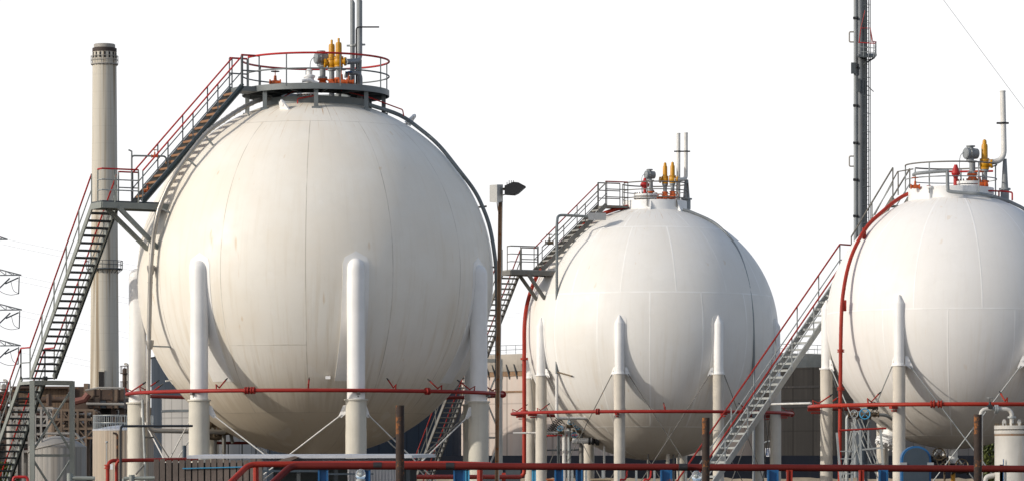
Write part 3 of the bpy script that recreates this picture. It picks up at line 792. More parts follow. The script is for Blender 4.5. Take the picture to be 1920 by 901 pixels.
def actuator(t, px, py, dy, yb, mat, pm, label, om=True):
    q = t.p(px, py, dy); root = thing('motor_valve', label, 'valve', t.p(px, yb, dy), 'motor valves on the crowns')
    mb = MB(); ax = V((-.9, -.42, 0)).normalized(); s_ = 1.0
    mb.lathe(q - ax * .14, [(.10, -.12), (.17, -.1), (.18, 0), (.18, .16), (.21, .17), (.21, .21), (.19, .22), (.19, .33), (.16, .36), (.0, .37)], 22, ax); mb.build('motor_housing', mat, root)
    mb = MB(); mb.cyl(q - V((.02, 0, .26)), q + V((-.02, 0, .24)), .13, .11, 16); mb.lathe(q + V((0, 0, .22)), [(.15, 0), (.15, .04), (.06, .05)], 16); mb.build('gearbox', mat, root)
    mb = MB()
    for a in range(10):
        an = a * PI / 5; sd = ax.cross(V((0, 0, 1))); mb.ball(q + ax * .08 + (sd * math.cos(an) + V((0, 0, 1)) * math.sin(an)) * .205, .018, 6)
    mb.build('bolts', M['brass'], root)
    b = t.p(px + 3 * t.s * U, yb, dy); tp_ = q - V((0, 0, .24))
    mb = MB(); mb.lathe(b, [(.10, 0), (.10, tp_.z - b.z - .05), (.15, tp_.z - b.z - .05), (.15, tp_.z - b.z)], 16); mb.lathe(b, [(.16, .08), (.16, .14)], 16); mb.build('spindle_pipe', pm, root)
    if om:
        mb = MB(); mb.lathe(b, [(.12, -.32), (.19, -.31), (.19, -.26), (.11, -.22), (.17, -.1), (.11, .0), (.18, .03), (.18, .07)], 18); mb.build('valve_body', M['orange'], root)
    mb = MB(); mb.tube(spline([q + V((-.15, -.05, .1)), q + V((-.35, -.05, -.1)), q + V((-.36, 0, -.6)), q + V((-.3, 0, -.95))]), .014, 6); mb.build('cable', M['pipegrey'], root)
actuator(T1, 602, 110, -10, 152, M['pipegrey'], M['pipegrey'], 'grey motor valve left of the yellow valves on the largest sphere', True)
actuator(T2, 1218, 328, -6, 362, M['pipegrey'], M['pipegrey'], 'grey motor valve behind the red mushroom vent on middle sphere', True)
actuator(T3, 1820, 288, -10, 330, M['pipegrey'], M['pipegrey'], 'grey motor valve left of the single yellow valve on right sphere', True)

def mushroom(t, px, y0, y1, dy, label, k_=1.0):
    b = t.p(px, y1, dy); h = (y1 - y0) / t.s
    root = thing('mushroom_vent', label, 'vent', b, 'red mushroom vents')
    mb = MB(); mb.cyl(b, b + V((0, 0, h * .6)), .075, n=12); mb.build('stem', M['red'], root)
    mb = MB(); mb.lathe(b, [(.08, h * .50), (.20 * k_, h * .62), (.215 * k_, h * .66), (.20 * k_, h * .70), (.07, h * .92), (.05, h)], 18); mb.build('cap', M['red'], root)
mushroom(T2, 1209, 334, 372, -34, 'red mushroom vent in front of the motor valve on the middle sphere')
mushroom(T3, 1792, 309, 356, -30, 'red mushroom vent left of the white bolted cover on right sphere', .68)

def manway(t, px, y0, y1, rpx, dy, label, bolts=20):
    zb = t.zz(y1 + 12); b = t.p(px, y1, dy); zt_ = b.z + (y1 - y0) / t.s; r = rpx / t.s
    root = thing('manway', label, 'manhole cover', b, 'white bolted manways')
    mb = MB(); mb.lathe(V((b.x, b.y, 0)), [(r * .8, b.z - .5), (r * .8, zt_ - .22)], 28); mb.build('neck', M['white'], root)
    for z_ in (zt_ - .22, zt_ - .1):
        mb = MB(); mb.lathe(V((b.x, b.y, z_)), [(r, 0), (r, .09)], 28); mb.build('flange', M['white'], root)
    mb = MB()
    for i in range(bolts):
        a = 2 * PI * i / bolts; q = V((b.x + math.cos(a) * r * .9, b.y + math.sin(a) * r * .9, zt_ - .27)); mb.cyl(q, q + V((0, 0, .33)), .022, n=6)
    mb.build('bolts', M['brass'], root)
    return root
manway(T2, 1211, 364, 384, 23, -26, 'round white manway with rusty bolts at the red mushroom vent, middle sphere')
manway(T3, 1817, 340, 358, 24, -30, 'white bolted manway under the motor valve on the right sphere')
manway(T1, 576, 166, 190, 20, -10, 'white manway neck under the round platform of the largest sphere')

def gate_valve(q, label, body, wheel, sc=1.0, ax=(1, 0, 0), group=None, up=(0, 0, 1)):
    root = thing('gate_valve', label, 'valve', q, group); ax = unit(V(ax)); up = V(up)
    mb = MB(); mb.lathe(V(q) - ax * .22 * sc, [(.12 * sc, 0), (.12 * sc, .05 * sc), (.075 * sc, .06 * sc), (.10 * sc, .22 * sc), (.075 * sc, .38 * sc), (.12 * sc, .39 * sc), (.12 * sc, .44 * sc)], 14, ax); mb.build('body', body, root)
    mb = MB(); mb.cyl(V(q), V(q) + up * .26 * sc, .07 * sc, .05 * sc, 10); mb.cyl(V(q) + up * .26 * sc, V(q) + up * .46 * sc, .018 * sc, n=8); mb.build('bonnet', body, root)
    mb = MB(); c = V(q) + up * .42 * sc; e1 = up.orthogonal().normalized(); e2 = up.cross(e1)
    mb.tube([c + (e1 * math.cos(a * PI / 9) + e2 * math.sin(a * PI / 9)) * .15 * sc for a in range(18)], .018 * sc, 6, True)
    for a in range(4): mb.tube([c, c + (e1 * math.cos(a * PI / 2) + e2 * math.sin(a * PI / 2)) * .15 * sc], .012 * sc, 5)
    mb.build('handwheel', wheel, root)
    return root
gate_valve(T1.p(516, 155, -40), 'small valve with dark handwheel on the left of the platform, largest sphere', M['orange'], M['black'], .9)
gate_valve(T1.p(640, 154, -50), 'orange valve at the foot of the right relief valve, largest sphere', M['orange'], M['pipegrey'], 1.0)
gate_valve(T1.p(654, 154, -30), 'orange valve with blue hose under the grey vents, largest sphere', M['orange'], M['blue'], .8)
gate_valve(T2.p(1241, 372, -30), 'orange gate valve under the left relief valve, middle sphere', M['orange'], M['orange'], 1.0, up=(-.2, -1, 0))
gate_valve(T2.p(1258, 370, -34), 'orange gate valve under the right relief valve, middle sphere', M['orange'], M['orange'], 1.0, up=(.5, -.8, .2))
gate_valve(T3.p(1716, 350, -50), 'orange valve at the left end of the railing, right sphere', M['orange'], M['orange'], .7)
gate_valve(T3.p(1836, 346, -44), 'orange gate valve beside the single relief valve, right sphere', M['orange'], M['orange'], 1.0)
gate_valve(T1.p(290, 293, -150), 'small orange valve beside the upper flight of the tall stair', M['orange'], M['orange'], .5)
mb = MB(); mb.tube(fillet([T1.p(247, 384, -150), T1.p(247, 292, -150), T1.p(310, 293, -150), T1.p(318, 320, -120)], .1), .03, 8); mb.tube([T1.p(241, 281, -150), T1.p(247, 284, -150), T1.p(247, 300, -150)], .03, 6)
solo('small_pipe', mb, M['grey'], 'thin grey pipe with orange valve rising from the landing of the tall stair', 'pipe', T1.p(247, 384, -150))
gate_valve(T1.p(277, 358, -175), 'small orange valve on the stair landing of the largest sphere', M['orange'], M['orange'], .55)
gate_valve(T2.p(1030, 455, -70), 'dark valve beside the upper flight on the middle sphere', M['brass'], M['brass'], .9)
for px in (1743, 1757, 1769):
    q = T3.p(px, 362, -66); mb = MB(); mb.lathe(q, [(.06, -.2), (.06, .16), (.11, .16), (.11, .21), (.04, .22)], 12)
    solo('nozzle', mb, M['white'], 'short white nozzle with rusty flange on right crown, one of three in a row', 'nozzle', q, 'short nozzles on the right crown')
mb = MB(); q = T1.p(580, 140, -30); mb.lathe(q, [(.16, -.5), (.16, -.1), (.2, -.1), (.2, -.03), (.1, .0), (.1, .12), (.13, .13), (.05, .2)], 16)
solo('breather_valve', mb, M['white'], 'short white breather valve at the middle of the round platform', 'valve', q)
mb = MB(); mb.tube(fillet([T1.p(566, 152, -45), T1.p(580, 150, -45), T1.p(598, 158, -40), T1.p(598, 170, -40)], .1), .06, 10)
solo('bent_nozzle_pipe', mb, M['white'], 'short bent white pipe behind the platform rail, largest sphere', 'pipe', T1.p(566, 152, -45))
mb = MB(); mb.tube(fillet([T1.p(558, 209, -100), T1.p(558, 185, -100), T1.p(592, 179, -100), T1.p(592, 168, -90)], .05), .022, 6)
mb.tube([T1.p(530, 183, -70), T1.p(557, 168, -60)], .02, 6)
solo('fire_spray_line', mb, M['red'], 'thin red spray pipe bent under the front of the round platform', 'pipe', T1.p(558, 209, -100))
mb = MB(); mb.tube(fillet([T1.p(640, 170, -60), T1.p(690, 182, -40), T1.p(755, 206, -5), T1.p(757, 218, -5)], .05), .022, 6)
solo('fire_spray_line', mb, M['red'], 'thin red spray pipe sloping down right from platform to lifting lug', 'pipe', T1.p(640, 170, -60))
mb = MB(); mb.tube([T3.p(1722, 326, 66), T3.p(1757, 321, 66), T3.p(1790, 322, 66), T3.p(1862, 321, 40)], .035, 8)
solo('fire_spray_line', mb, M['red'], 'red spray pipe running behind the rail of the right crown', 'pipe', T3.p(1722, 326, 66))
mb = MB(); mb.tube(fillet([T3.p(1828, 357, -60), T3.p(1886, 359, -30), T3.p(1898, 361, -30), T3.p(1898, 376, -30)], .05), .028, 6); mb.tube([T3.p(1873, 359, -34), T3.p(1873, 368, -34)], .028, 6)
solo('fire_spray_line', mb, M['red'], 'short red pipe at the foot of the tall vent support', 'pipe', T3.p(1828, 357, -60))

# ------------------------------------------------------------------ sprinkler rings
def sprinkler(t, rpx, py, rr, label, nz, collars, mat, brackets):
    z = t.zz(py); root = thing('sprinkler_ring', label, 'fire pipe', V((t.c.x, t.c.y, z)), 'red sprinkler rings round the tanks')
    mb = MB(); mb.tube(ring(t, t.m(rpx), z, 0, 360, 96), rr, 10, True); mb.build('ring_pipe', mat, root)
    for a in nz:
        p = t.pol(a, rpx, z); i = unit(V((t.c.x - p.x, t.c.y - p.y, 0))); tn = V((-i.y, i.x, 0))
        mb = MB(); mb.tube([p, p + V((0, 0, .20)) - i * .04, p + V((0, 0, .10)) + i * .16, p + V((0, 0, .36)) + i * .56], .026, 6)
        nz_ = mb.build('spray_nozzle', mat, root)
        mb = MB(); mb.cyl(p + V((0, 0, .345)) + i * .535, p + V((0, 0, .42)) + i * .66, .032, .02, 8); mb.build('nozzle_tip', M['black'], nz_)
    for a in collars:
        p = t.pol(a, rpx, z); tn = V((math.cos(R_(a)), math.sin(R_(a)), 0))
        mb = MB(); mb.lathe(p - tn * .07, [(rr * 1.2, 0), (rr * 1.9, .01), (rr * 1.9, .05), (rr * 1.4, .06), (rr * 1.4, .09), (rr * 1.9, .10), (rr * 1.9, .14)], 12, tn); mb.build('flange', mat, root)
    for a in brackets:
        p = t.pol(a, rpx, z - rr - .03); q = t.pol(a, t.Rpx, z - rr - .03); d = unit(q - p)
        mb = MB(); mb.bar(p - d * .06, q, .10, .08); mb.bar(p + d * .05 - V((0, 0, .10)), q - V((0, 0, .10)), .05, .05); mb.build('bracket', M['greybrown'] if t is T1 else mat, root)
def asn(t, px, r): return math.degrees(math.asin(max(-1, min(1, ((px - 960) / (1 + r * .85 / F) + 960 - t.cx) / r))))
sprinkler(T1, 352, 739, .064, 'red sprinkler ring round the belly of the largest sphere', [-83, -62, -27, 1, 27, 43, 58, 75, -110, -140, 110, 140, 180], [asn(T1, 467, 352), asn(T1, 478, 352), asn(T1, 801, 352), 85], M['redring'], LEG1)
sprinkler(T2, 262, 775, .075, 'red sprinkler ring round the belly of the middle sphere', [-82, -55, 3, 40, 80, -120, 120, 170], [asn(T2, 1120, 262), 90], M['redring'], LEG2)
sprinkler(T3, 272, 762, .066, 'bright red sprinkler ring round the right sphere', [-80, -42, 13, 50, 80, -120, 130], [asn(T3, 1744, 272), asn(T3, 1757, 272)], M['redo'], LEG3)

# ------------------------------------------------------------------ pipes on and beside the spheres
def pipe(name, pts, r, mat, label, cat='pipe', n=10, k=5, collars=(), cm=None, smooth=True):
    root = thing(name, label, cat, pts[-1])
    mb = MB(); ps = spline(pts, k) if smooth else fillet(pts, r * 4); mb.tube(ps, r, n); mb.build('pipe_run', mat, root)
    for (a, b, w_) in collars:
        d = unit(b - a); mb = MB(); mb.lathe(a, [(r * 1.1, 0), (r * w_, .01), (r * w_, .07), (r * 1.2, .08), (r * w_, .1), (r * w_, .17)], 12, d); mb.build('flange', cm or mat, root)
    return root
t = T1
pp = [t.hit(a, b, f_) for a, b, f_ in ((508, 184, 18), (486, 188, 24), (460, 200, 32), (438, 213, 38), (419, 226, 42), (400, 239, 45), (384, 253, 45), (361, 281, 45), (337, 313, 45), (325, 334, 45), (314, 354, 44), (299, 390, 42), (292, 420, 38), (287, 452, 32))]
pp += [t.p(283, 500, -188), t.p(281, 560, -182), t.p(279, 645, -180), t.p(278, 730, -180), t.p(278, 790, -180)]
gp = pipe('insulated_pipe', pp, t.m(4.3), M['clad'], 'silver clad pipe hugging the left side of the largest sphere', k=6)
for i in range(0, 90, 3):      # cladding joints
    q = spline(pp, 6); 
    if i + 1 < len(q):
        mb = MB(); mb.tube([q[i], q[i] + (q[i + 1] - q[i]).normalized() * .035], t.m(4.9), 10); mb.build('band', M['clad'], gp)
for (y0, r1) in ((500, 7.5), (640, 7.5)):
    a = t.p(281 if y0 > 600 else 283, y0, -183); mb = MB(); mb.lathe(a, [(t.m(4.5), -.25), (t.m(r1), -.05), (t.m(r1), .05), (t.m(4.5), .06)], 14); mb.build('weather_hood', M['clad'], gp)
for y0, x1 in ((648, 330), (503, 300)):
    mb = MB(); mb.bar(t.p(282, y0, -182), t.hit(x1, y0 + 2, 0), .06, .05); mb.build('pipe_bracket', M['galv'], gp)
mb = MB(); mb.tube(fillet([t.p(278, 790, -180), t.p(278, 806, -180), t.p(375, 808, -150), t.p(420, 809, -100)], .25), t.m(4.3), 10); mb.build('pipe_foot', M['clad'], gp)
for a_, b_, f_ in ((384, 253, 45), (350, 296, 45), (299, 390, 42), (460, 200, 32)):
    c0_ = t.hit(a_, b_, f_); c1_ = t.c + unit(c0_ - t.c) * (t.R - .02); mb = MB(); mb.bar(c0_, c1_, .05, .05); mb.build('pipe_bracket', M['galv'], gp)

pp = [t.hit(a, b, 10) for a, b in ((690, 196), (749, 216), (790, 244), (824, 274), (858, 316), (889, 357), (906, 391), (919, 429), (928, 482), (931, 525))]
pp += [t.p(932, 600, -20), t.p(932, 760, -20), V((t.p(932, 800, -20).x, t.p(932, 800, -20).y, 0))]
gp = pipe('riser_pipe', pp, t.m(3.8), M['grey'], 'dark grey pipe arching down the right side of the largest sphere')
for a, b in ((905, 388), (929, 500)):
    q = t.p(a, b, -10); mb = MB(); mb.bar(q + V((-.3, 0, -.03)), q + V((.14, 0, .02)), .08, .06); mb.build('pipe_clip', M['brass'], gp)

t = T2
pp = [t.hit(a, b, 7) for a, b in ((1200, 382), (1194, 384), (1150, 394), (1110, 411), (1070, 439), (1038, 471), (1010, 510), (992, 555))] + [t.p(984, 600, -60), t.p(983, 660, -60), t.p(983, 760, -60), t.p(983, 870, -60)]
gp = pipe('red_riser', pp, t.m(3.8), M['redo'], 'red fire pipe rising along the left edge of the middle sphere', 'fire pipe')
mb = MB(); mb.tube(fillet([t.p(983, 868, -60), t.p(983, 892, -60), t.p(925, 893, -60)], .25), t.m(3.8), 10); mb.build('elbow', M['redo'], gp)
for y in (672, 770):
    q = t.p(983, y, -60); mb = MB(); mb.lathe(q, [(t.m(7.2), -.05), (t.m(7.2), .05)], 12); mb.build('flange', M['redo'], gp)
q = t.p(945, 893, -60); mb = MB(); mb.lathe(q, [(t.m(8), -.1), (t.m(8), .1)], 12, (1, 0, 0)); mb.build('flange', M['redo'], gp)
pp = [t.p(1104, 406, -120), t.p(1046, 403, -120), t.p(1044, 420, -140), t.p(1044, 700, -140)]
gp = pipe('conduit', pp, t.m(2.5), M['grey'], 'thin grey conduit dropping straight down beside the middle sphere stair', smooth=False)
mb = MB(); mb.tube(fillet([t.p(1044, 700, -140), t.p(1044, 783, -140), t.p(1102, 783, -120)], .15), t.m(3.0), 10); mb.build('sleeve', M['pipewhite'], gp)
mb = MB(); a = t.p(1103, 399, -125); b = t.p(1136, 413, -115); mb.box(a, b); mb.build('junction_box', M['steelboxdark'], gp)
mb = MB(); mb.bar(t.p(1044, 696, -140), t.hit(1072, 704, 0), .06, .05); mb.build('pipe_bracket', M['brass'], gp)
pp = [t.hit(a, b, 7) for a, b in ((1280, 393), (1300, 399), (1344, 421), (1379, 461), (1399, 513), (1410, 577), (1413, 640))] + [t.p(1413, 700, -140), t.p(1413, 800, -140), V((t.p(1413, 860, -140).x, t.p(1413, 860, -140).y, 0))]
pipe('riser_pipe', pp, t.m(2.6), M['pipegrey'], 'slim grey pipe curving down right half of the middle sphere')
t = T3
pp = [t.hit(a, b, 9) for a, b in ((1745, 350), (1738, 352), (1693, 368), (1651, 400), (1622, 430), (1595, 484), (1581, 548))] + [t.p(1577, 611, -134), t.p(1576, 700, -134), t.p(1575, 800, -134), V((t.p(1574, 900, -134).x, t.p(1574, 900, -134).y, 0))]
gp = pipe('red_riser', pp, t.m(3.6), M['redo'], 'red fire pipe arching over left side of the right sphere', 'fire pipe')
for y in (657, 728):
    q = t.p(1576.5, y, -134); mb = MB(); mb.lathe(q, [(t.m(6.6), -.05), (t.m(6.6), -.01), (t.m(4.6), -.01), (t.m(4.6), .01), (t.m(6.6), .01), (t.m(6.6), .05)], 12); mb.build('flange', M['redo'], gp)
for a, b in ((1583, 572), (1620, 437)):
    q = t.hit(a, b, 6); mb = MB(); mb.box(q - V((.05, .02, .18)), q + V((.07, .12, .18))); mb.build('pipe_clip', M['redo'], gp)
pp = [t.p(1713, 328, -60), t.p(1722, 325, -84), t.p(1771, 321, -95), t.p(1776, 324, -96), t.p(1777, 352, -96), t.p(1781, 359, -96), t.p(1812, 362, -97), t.p(1840, 364, -92), t.hit(1872, 371, 6), t.hit(1901, 382, 6), t.hit(1930, 400, 6), t.hit(1975, 450, 6), t.hit(2010, 520, 6), t.hit(2022, 600, 6), t.p(2025, 700, -40), V((t.p(2025, 800, -40).x, t.p(2025, 800, -40).y, 0))]
pipe('grey_riser', pp, t.m(3.3), M['pipegrey'], 'grey pipe kinked over the front rail of the right crown')

# equipment standing under the spheres
t = T1
mb = MB(); rt = thing('guard_rail', 'small red topped guard rail under the largest sphere', 'railing', V((t.p(450, 850, 60).x, t.p(450, 850, 60).y, 0)))
base = [t.p(402, 880, 60), t.p(506, 880, 60)]; 
rail_run(rt, base, (880 - 829) / t.s, M['reddark'], M['reddark'], M['greydark'], r=.05, mids=(.5,), post_every=.45)
for i, (a, b, dy, lab) in enumerate(((408, 795, 20, 'upper left rusty valve in the cluster under largest sphere'), (422, 808, 10, 'brown valve in the middle of the cluster under largest sphere'), (404, 818, 30, 'lowest rusty valve in the cluster under largest sphere'), (434, 790, 40, 'right hand rusty valve of the cluster under largest sphere'))):
    q = t.p(a, b, dy); gate_valve(q, lab, M['brass'], M['brass'], 1.3, (1, .2, 0), None, (random.uniform(-.5, .5), -.7, .5))
mb = MB(); mb.tube(fillet([t.p(420, 790, 20), t.p(420, 850, 20), V((t.p(420, 850, 20).x, t.p(420, 850, 20).y, 0))], .1), .07, 8); mb.tube([t.p(404, 760, 30), t.p(404, 780, 30), V((t.p(404, 780, 30).x, t.p(404, 780, 30).y, 0))], .05, 8)
mb.tube(fillet([t.p(380, 797, 25), t.p(430, 797, 25), t.p(436, 830, 25)], .1), .06, 8)
solo('drain_pipework', mb, M['greybrown'], 'rusty brown pipework behind the front left leg', 'pipes', t.p(420, 850, 20))
rt = thing('nozzle', 'bottom outlet nozzle under the largest sphere', 'nozzle', t.pol(0, 0, t.c.z - t.R)); mb = MB(); mb.lathe(t.pol(0, 0, 0), [(.3, t.c.z - t.R - .6), (.3, t.c.z - t.R + .1)], 18); mb.build('neck', M['legwarm'], rt)
mb = MB(); mb.tube(fillet([t.pol(0, 0, t.c.z - t.R - .5), t.pol(0, 0, .9), t.pol(40, 200, .9)], .5), .22, 12); mb.build('outlet_pipe', M['pipewhite'], rt)
# access ladder by the left leg
rt = thing('pipe_post', 'grey pipe post leaning beside the leftmost leg of largest sphere', 'post', V((t.p(270, 880, -190).x, t.p(270, 880, -190).y, 0)))
mb = MB(); mb.tube([t.p(267, 748, -190), t.p(269, 800, -190), t.p(272, 868, -190), V((t.p(272, 868, -190).x, t.p(272, 868, -190).y, 0))], .045, 8); mb.build('pole', M['galv'], rt)
mb = MB(); mb.tube([t.p(272, 819, -190), t.p(288, 819, -170)], .03); mb.tube([t.p(272, 868, -190), t.p(255, 888, -200)], .03); mb.build('arm', M['greybrown'], rt)

t = T2
rt = thing('valve_skid', 'pipe and valve skid between the left legs of the middle sphere', 'pipework', V((t.p(1070, 860, -60).x, t.p(1070, 860, -60).y, 0)))
def gz(p): return V((p.x, p.y, 0))
for px, y, r, m in ((1067, 790, 3.6, 'galv'), (1058, 808, 4, 'pipewhite'), (1090, 795, 4, 'greybrown'), (1046, 815, 1.6, 'greydark'), (1049, 815, 1.6, 'greydark'), (1133, 830, 2.0, 'pipewhite')):
    q = t.p(px, y, -60); mb = MB(); mb.tube([q, gz(q)], t.m(r), 10); mb.build('upright', M[m], rt)
for x0, x1, y, r, m, d in ((1055, 1095, 808, 2.8, 'pipewhite', -60), (1070, 1094, 798, 3, 'greybrown', -64), (1073, 1112, 826, 5.5, 'pipewhite', -70), (962, 1046, 811, 1.8, 'pipewhite', -100), (1025, 1092, 843, 1.5, 'greydark', -40), (1025, 1090, 816, 1.6, 'red', -30)):
    mb = MB(); mb.tube([t.p(x0, y, d), t.p(x1, y - 1, d)], t.m(r), 10); mb.build('cross_pipe', M[m], rt)
mb = MB(); mb.lathe(t.p(1103, 826, -70), [(t.m(7), 0), (t.m(7), .1), (t.m(4), .12), (t.m(8), .2), (t.m(4), .3), (t.m(8), .36), (t.m(8), .5), (t.m(4), .5)], 14, (1, 0, 0)); mb.build('flange_stack', M['black'], rt)
for a, b, lab in ((1070, 798, 'blue valve on top of the skid under the middle sphere'), (1082, 808, 'dark valve right of the skid uprights under the middle sphere'), (1050, 810, 'valve with teal wheel left on the skid under middle sphere'), (1096, 809, 'valve at right end of the skid pipe under middle sphere'), (1077, 822, 'small teal valve low on the skid under middle sphere')):
    gate_valve(t.p(a, b, -66), lab, M['brass'], M['bluelight'], .9, (1, 0, 0), None, (0, -.8, .5))
mb = MB(); pa = t.p(1030, 812, -30); pb = t.p(1050, 785, -30); ax = unit(pb - pa); e1 = ax.orthogonal().normalized(); e2 = ax.cross(e1)
mb.tube([pa + (pb - pa) * (i / 108) + (e1 * math.cos(i * PI / 6) + e2 * math.sin(i * PI / 6)) * .20 for i in range(109)], .018, 5); mb.tube([pa - ax * .8, pb + ax * .3], .02, 5)
solo('spring_hanger', mb, M['black'], 'black coil spring leaning beside the left legs of the middle sphere', 'spring', pa)
for i, (px, r) in enumerate(((1215, 2), (1252, 3.5), (1263, 2.2), (1272, 2.2))):
    q = t.p(px, 850, -20); mb = MB(); mb.tube([t.hit(px, 845, -6), gz(t.hit(px, 845, -6))], t.m(r), 10)
    solo('drain_pipe', mb, M['legwarm'] if i % 2 else M['greybrown'], 'drain pipe going down from the bottom of the middle sphere', 'pipe', gz(q), 'drains under the middle sphere')

# vessel, stand and fittings round the right sphere
t = T3
Yv = 92.0; sv = F / Yv
def pv(a, b): return P(a, b, Yv)
vs_ = thing('pressure_vessel', 'pale upright vessel with bolted lid and bent pipe at the right edge', 'vessel', gz(pv(1901, 880)))
c0 = gz(pv(1902, 880)); zt = pv(0, 812).z; r = 37 / sv
mb = MB(); mb.lathe(c0, [(r, 0), (r, zt)], 36); mb.build('body', M['vessel'], vs_)
for y0, y1 in ((812, 806), (804, 797)):
    mb = MB(); mb.lathe(c0, [(r * 1.0, pv(0, y0).z), (r * 1.02, pv(0, y0).z), (r * 1.02, pv(0, y1).z), (r * .5, pv(0, y1).z)], 36); mb.build('lid_flange', M['vessel'], vs_)
mb = MB(); mb.lathe(c0, [(r * 1.01, pv(0, 816).z), (r * 1.01, pv(0, 813).z)], 36); mb.build('rust_band', M['rustpole'], vs_)
mb = MB()
for i in range(28):
    a = 2 * PI * i / 28; q = c0 + V((math.cos(a) * r * .96, math.sin(a) * r * .96, pv(0, 809).z)); mb.cyl(q, q + V((0, 0, 16 / sv)), .02, n=6)
mb.build('bolts', M['brass'], vs_)
for px in (1883, 1911):
    q = pv(px, 797); mb = MB(); mb.prism([q + V((-3.5 / sv, -.0, 0)), q + V((3.5 / sv, 0, 0)), q + V((3.5 / sv, 0, 8 / sv)), q + V((1.5 / sv, 0, 12 / sv)), q + V((-1.5 / sv, 0, 12 / sv)), q + V((-3.5 / sv, 0, 8 / sv))], (0, .05, 0)); mb.build('lifting_eye', M['vessel'], vs_)
mb = MB(); mb.tube(fillet([pv(1839, 920), pv(1839, 766), pv(1866, 766), pv(1897, 766), pv(1897, 797)], .17, 7), 4 / sv, 12); mb.build('inlet_pipe', M['vessel'], vs_)
mb = MB(); mb.lathe(pv(1864, 766), [(4 / sv, 0), (8 / sv, .01), (8 / sv, .05), (5 / sv, .055), (8 / sv, .06), (8 / sv, .1)], 14, (1, 0, 0)); mb.lathe(pv(1897, 783), [(8 / sv, 0), (8 / sv, .05)], 14); mb.build('pipe_flange', M['galv'], vs_)
mb = MB(); mb.tube(fillet([pv(1846, 915), pv(1848, 893), pv(1866, 890)], .1), 5 / sv, 10); mb.build('side_branch', M['vessel'], vs_)
gate_valve(pv(1856, 762), 'small valve standing on the bent pipe of the upright vessel', M['black'], M['galv'], .55, (0, 1, 0))
mb = MB(); mb.box(gz(pv(1870, 890)) + V((0, -.45, 0)), pv(1877, 870) + V((0, -.45, 0))); mb.box(gz(pv(1876, 890)) + V((.0, -.45, 0)), pv(1877.5, 860) + V((0, -.47, 0)))
solo('blue_post', mb, M['blue'], 'short blue post in front of the upright vessel', 'post', gz(pv(1873, 890)))

sd = thing('step_stand', 'light grey step stand with red top rail under the right sphere', 'steps', gz(t.p(1620, 880, -190)))
def ps(a, b, d=-190): return t.p(a, b, d)
for a0, b0, a1, b1 in ((1569, 810, 1580, 905), (1601, 806, 1595, 905), (1612, 804, 1617, 905), (1651, 804, 1660, 905)):
    mb = MB(); mb.bar(ps(a0, b0), ps(a1, b1 + 40), .07, .05, (0, 1, 0)); mb.build('leg', M['galv'], sd)
mb = MB(); mb.tube([ps(1573, 806), ps(1662, 802)], .032, 8); mb.build('handrail', M['redring'], sd)
mb = MB(); mb.bar(ps(1616, 842), ps(1656, 838), .06, .05); mb.bar(ps(1572, 876), ps(1658, 868, -160), .06, .05); mb.bar(ps(1628, 806), ps(1628, 840), .05, .05, (0, 1, 0)); mb.build('cross_bar', M['galv'], sd)
mb = MB()
for i in range(5): mb.bar(ps(1576 + i * .8, 845 + i * 14), ps(1597, 845 + i * 14), .10, .03)
mb.build('step', M['galv'], sd)
mb = MB()
for a0, b0, a1, b1 in ((1606, 780, 1580, 880), (1606, 780, 1650, 870), (1602, 782, 1570, 905), (1615, 785, 1665, 895), (1596, 790, 1626, 905)): mb.tube([t.p(a0, b0, -150), t.p(a1, b1 + 20, -150)], .022, 6)
solo('tie_rods', mb, M['galv'], 'thin crossed steel rods behind the step stand', 'rods', gz(t.p(1606, 880, -150)))
mb = MB(); mb.tube(fillet([gz(t.p(1588, 880, -170)), t.p(1588, 777, -170), t.p(1640, 776, -170), t.p(1662, 777, -160), t.p(1680, 790, -120)], .15), t.m(3.2), 10)
solo('pipe_bend', mb, M['galv'], 'pale pipe bent over at valve height below the right sphere', 'pipe', gz(t.p(1588, 880, -170)))
for a, b, lab, wm in ((1600, 777, 'left valve of the row above the step stand', 'galv'), (1619, 778, 'valve with teal handwheel above the step stand', 'bluelight'), (1638, 776, 'right valve of the row above the step stand', 'brass'), (1636, 762, 'small dark valve on top of the row above step stand', 'black')):
    gate_valve(t.p(a, b, -174), lab, M['brass'], M[wm], .8 if wm != 'bluelight' else 1.1, (1, 0, 0), None, (0, -1, .1))
mb = MB(); mb.cyl(gz(t.p(1617, 880, -60)), t.p(1617, 775, -60), t.m(9.5), n=20)
solo('blue_grey_column', mb, M['bluegrey'], 'blue grey upright pipe behind the step stand', 'pipe', gz(t.p(1617, 880, -60)))
q = t.hit(1672, 812, -4); ax = unit(unit(q - t.c) + V((-.1, -.2, -.5)))
rt = thing('manway', 'white bolted manway tilted on the lower left of the right sphere', 'manhole cover', q, 'white bolted manways')
mb = MB(); mb.lathe(q - ax * .1, [(.30, 0), (.30, .35), (.42, .36), (.42, .43)], 24, ax); mb.build('neck', M['white'], rt)
mb = MB(); mb.lathe(q - ax * .1, [(.42, .45), (.42, .53), (.3, .55)], 24, ax)
e1 = ax.orthogonal().normalized(); e2 = ax.cross(e1)
for i in range(14):
    c_ = q + (e1 * math.cos(i * PI / 7) + e2 * math.sin(i * PI / 7)) * .37; mb.cyl(c_ + ax * .2, c_ + ax * .5, .025, n=6)
mb.build('cover', M['white'], rt)
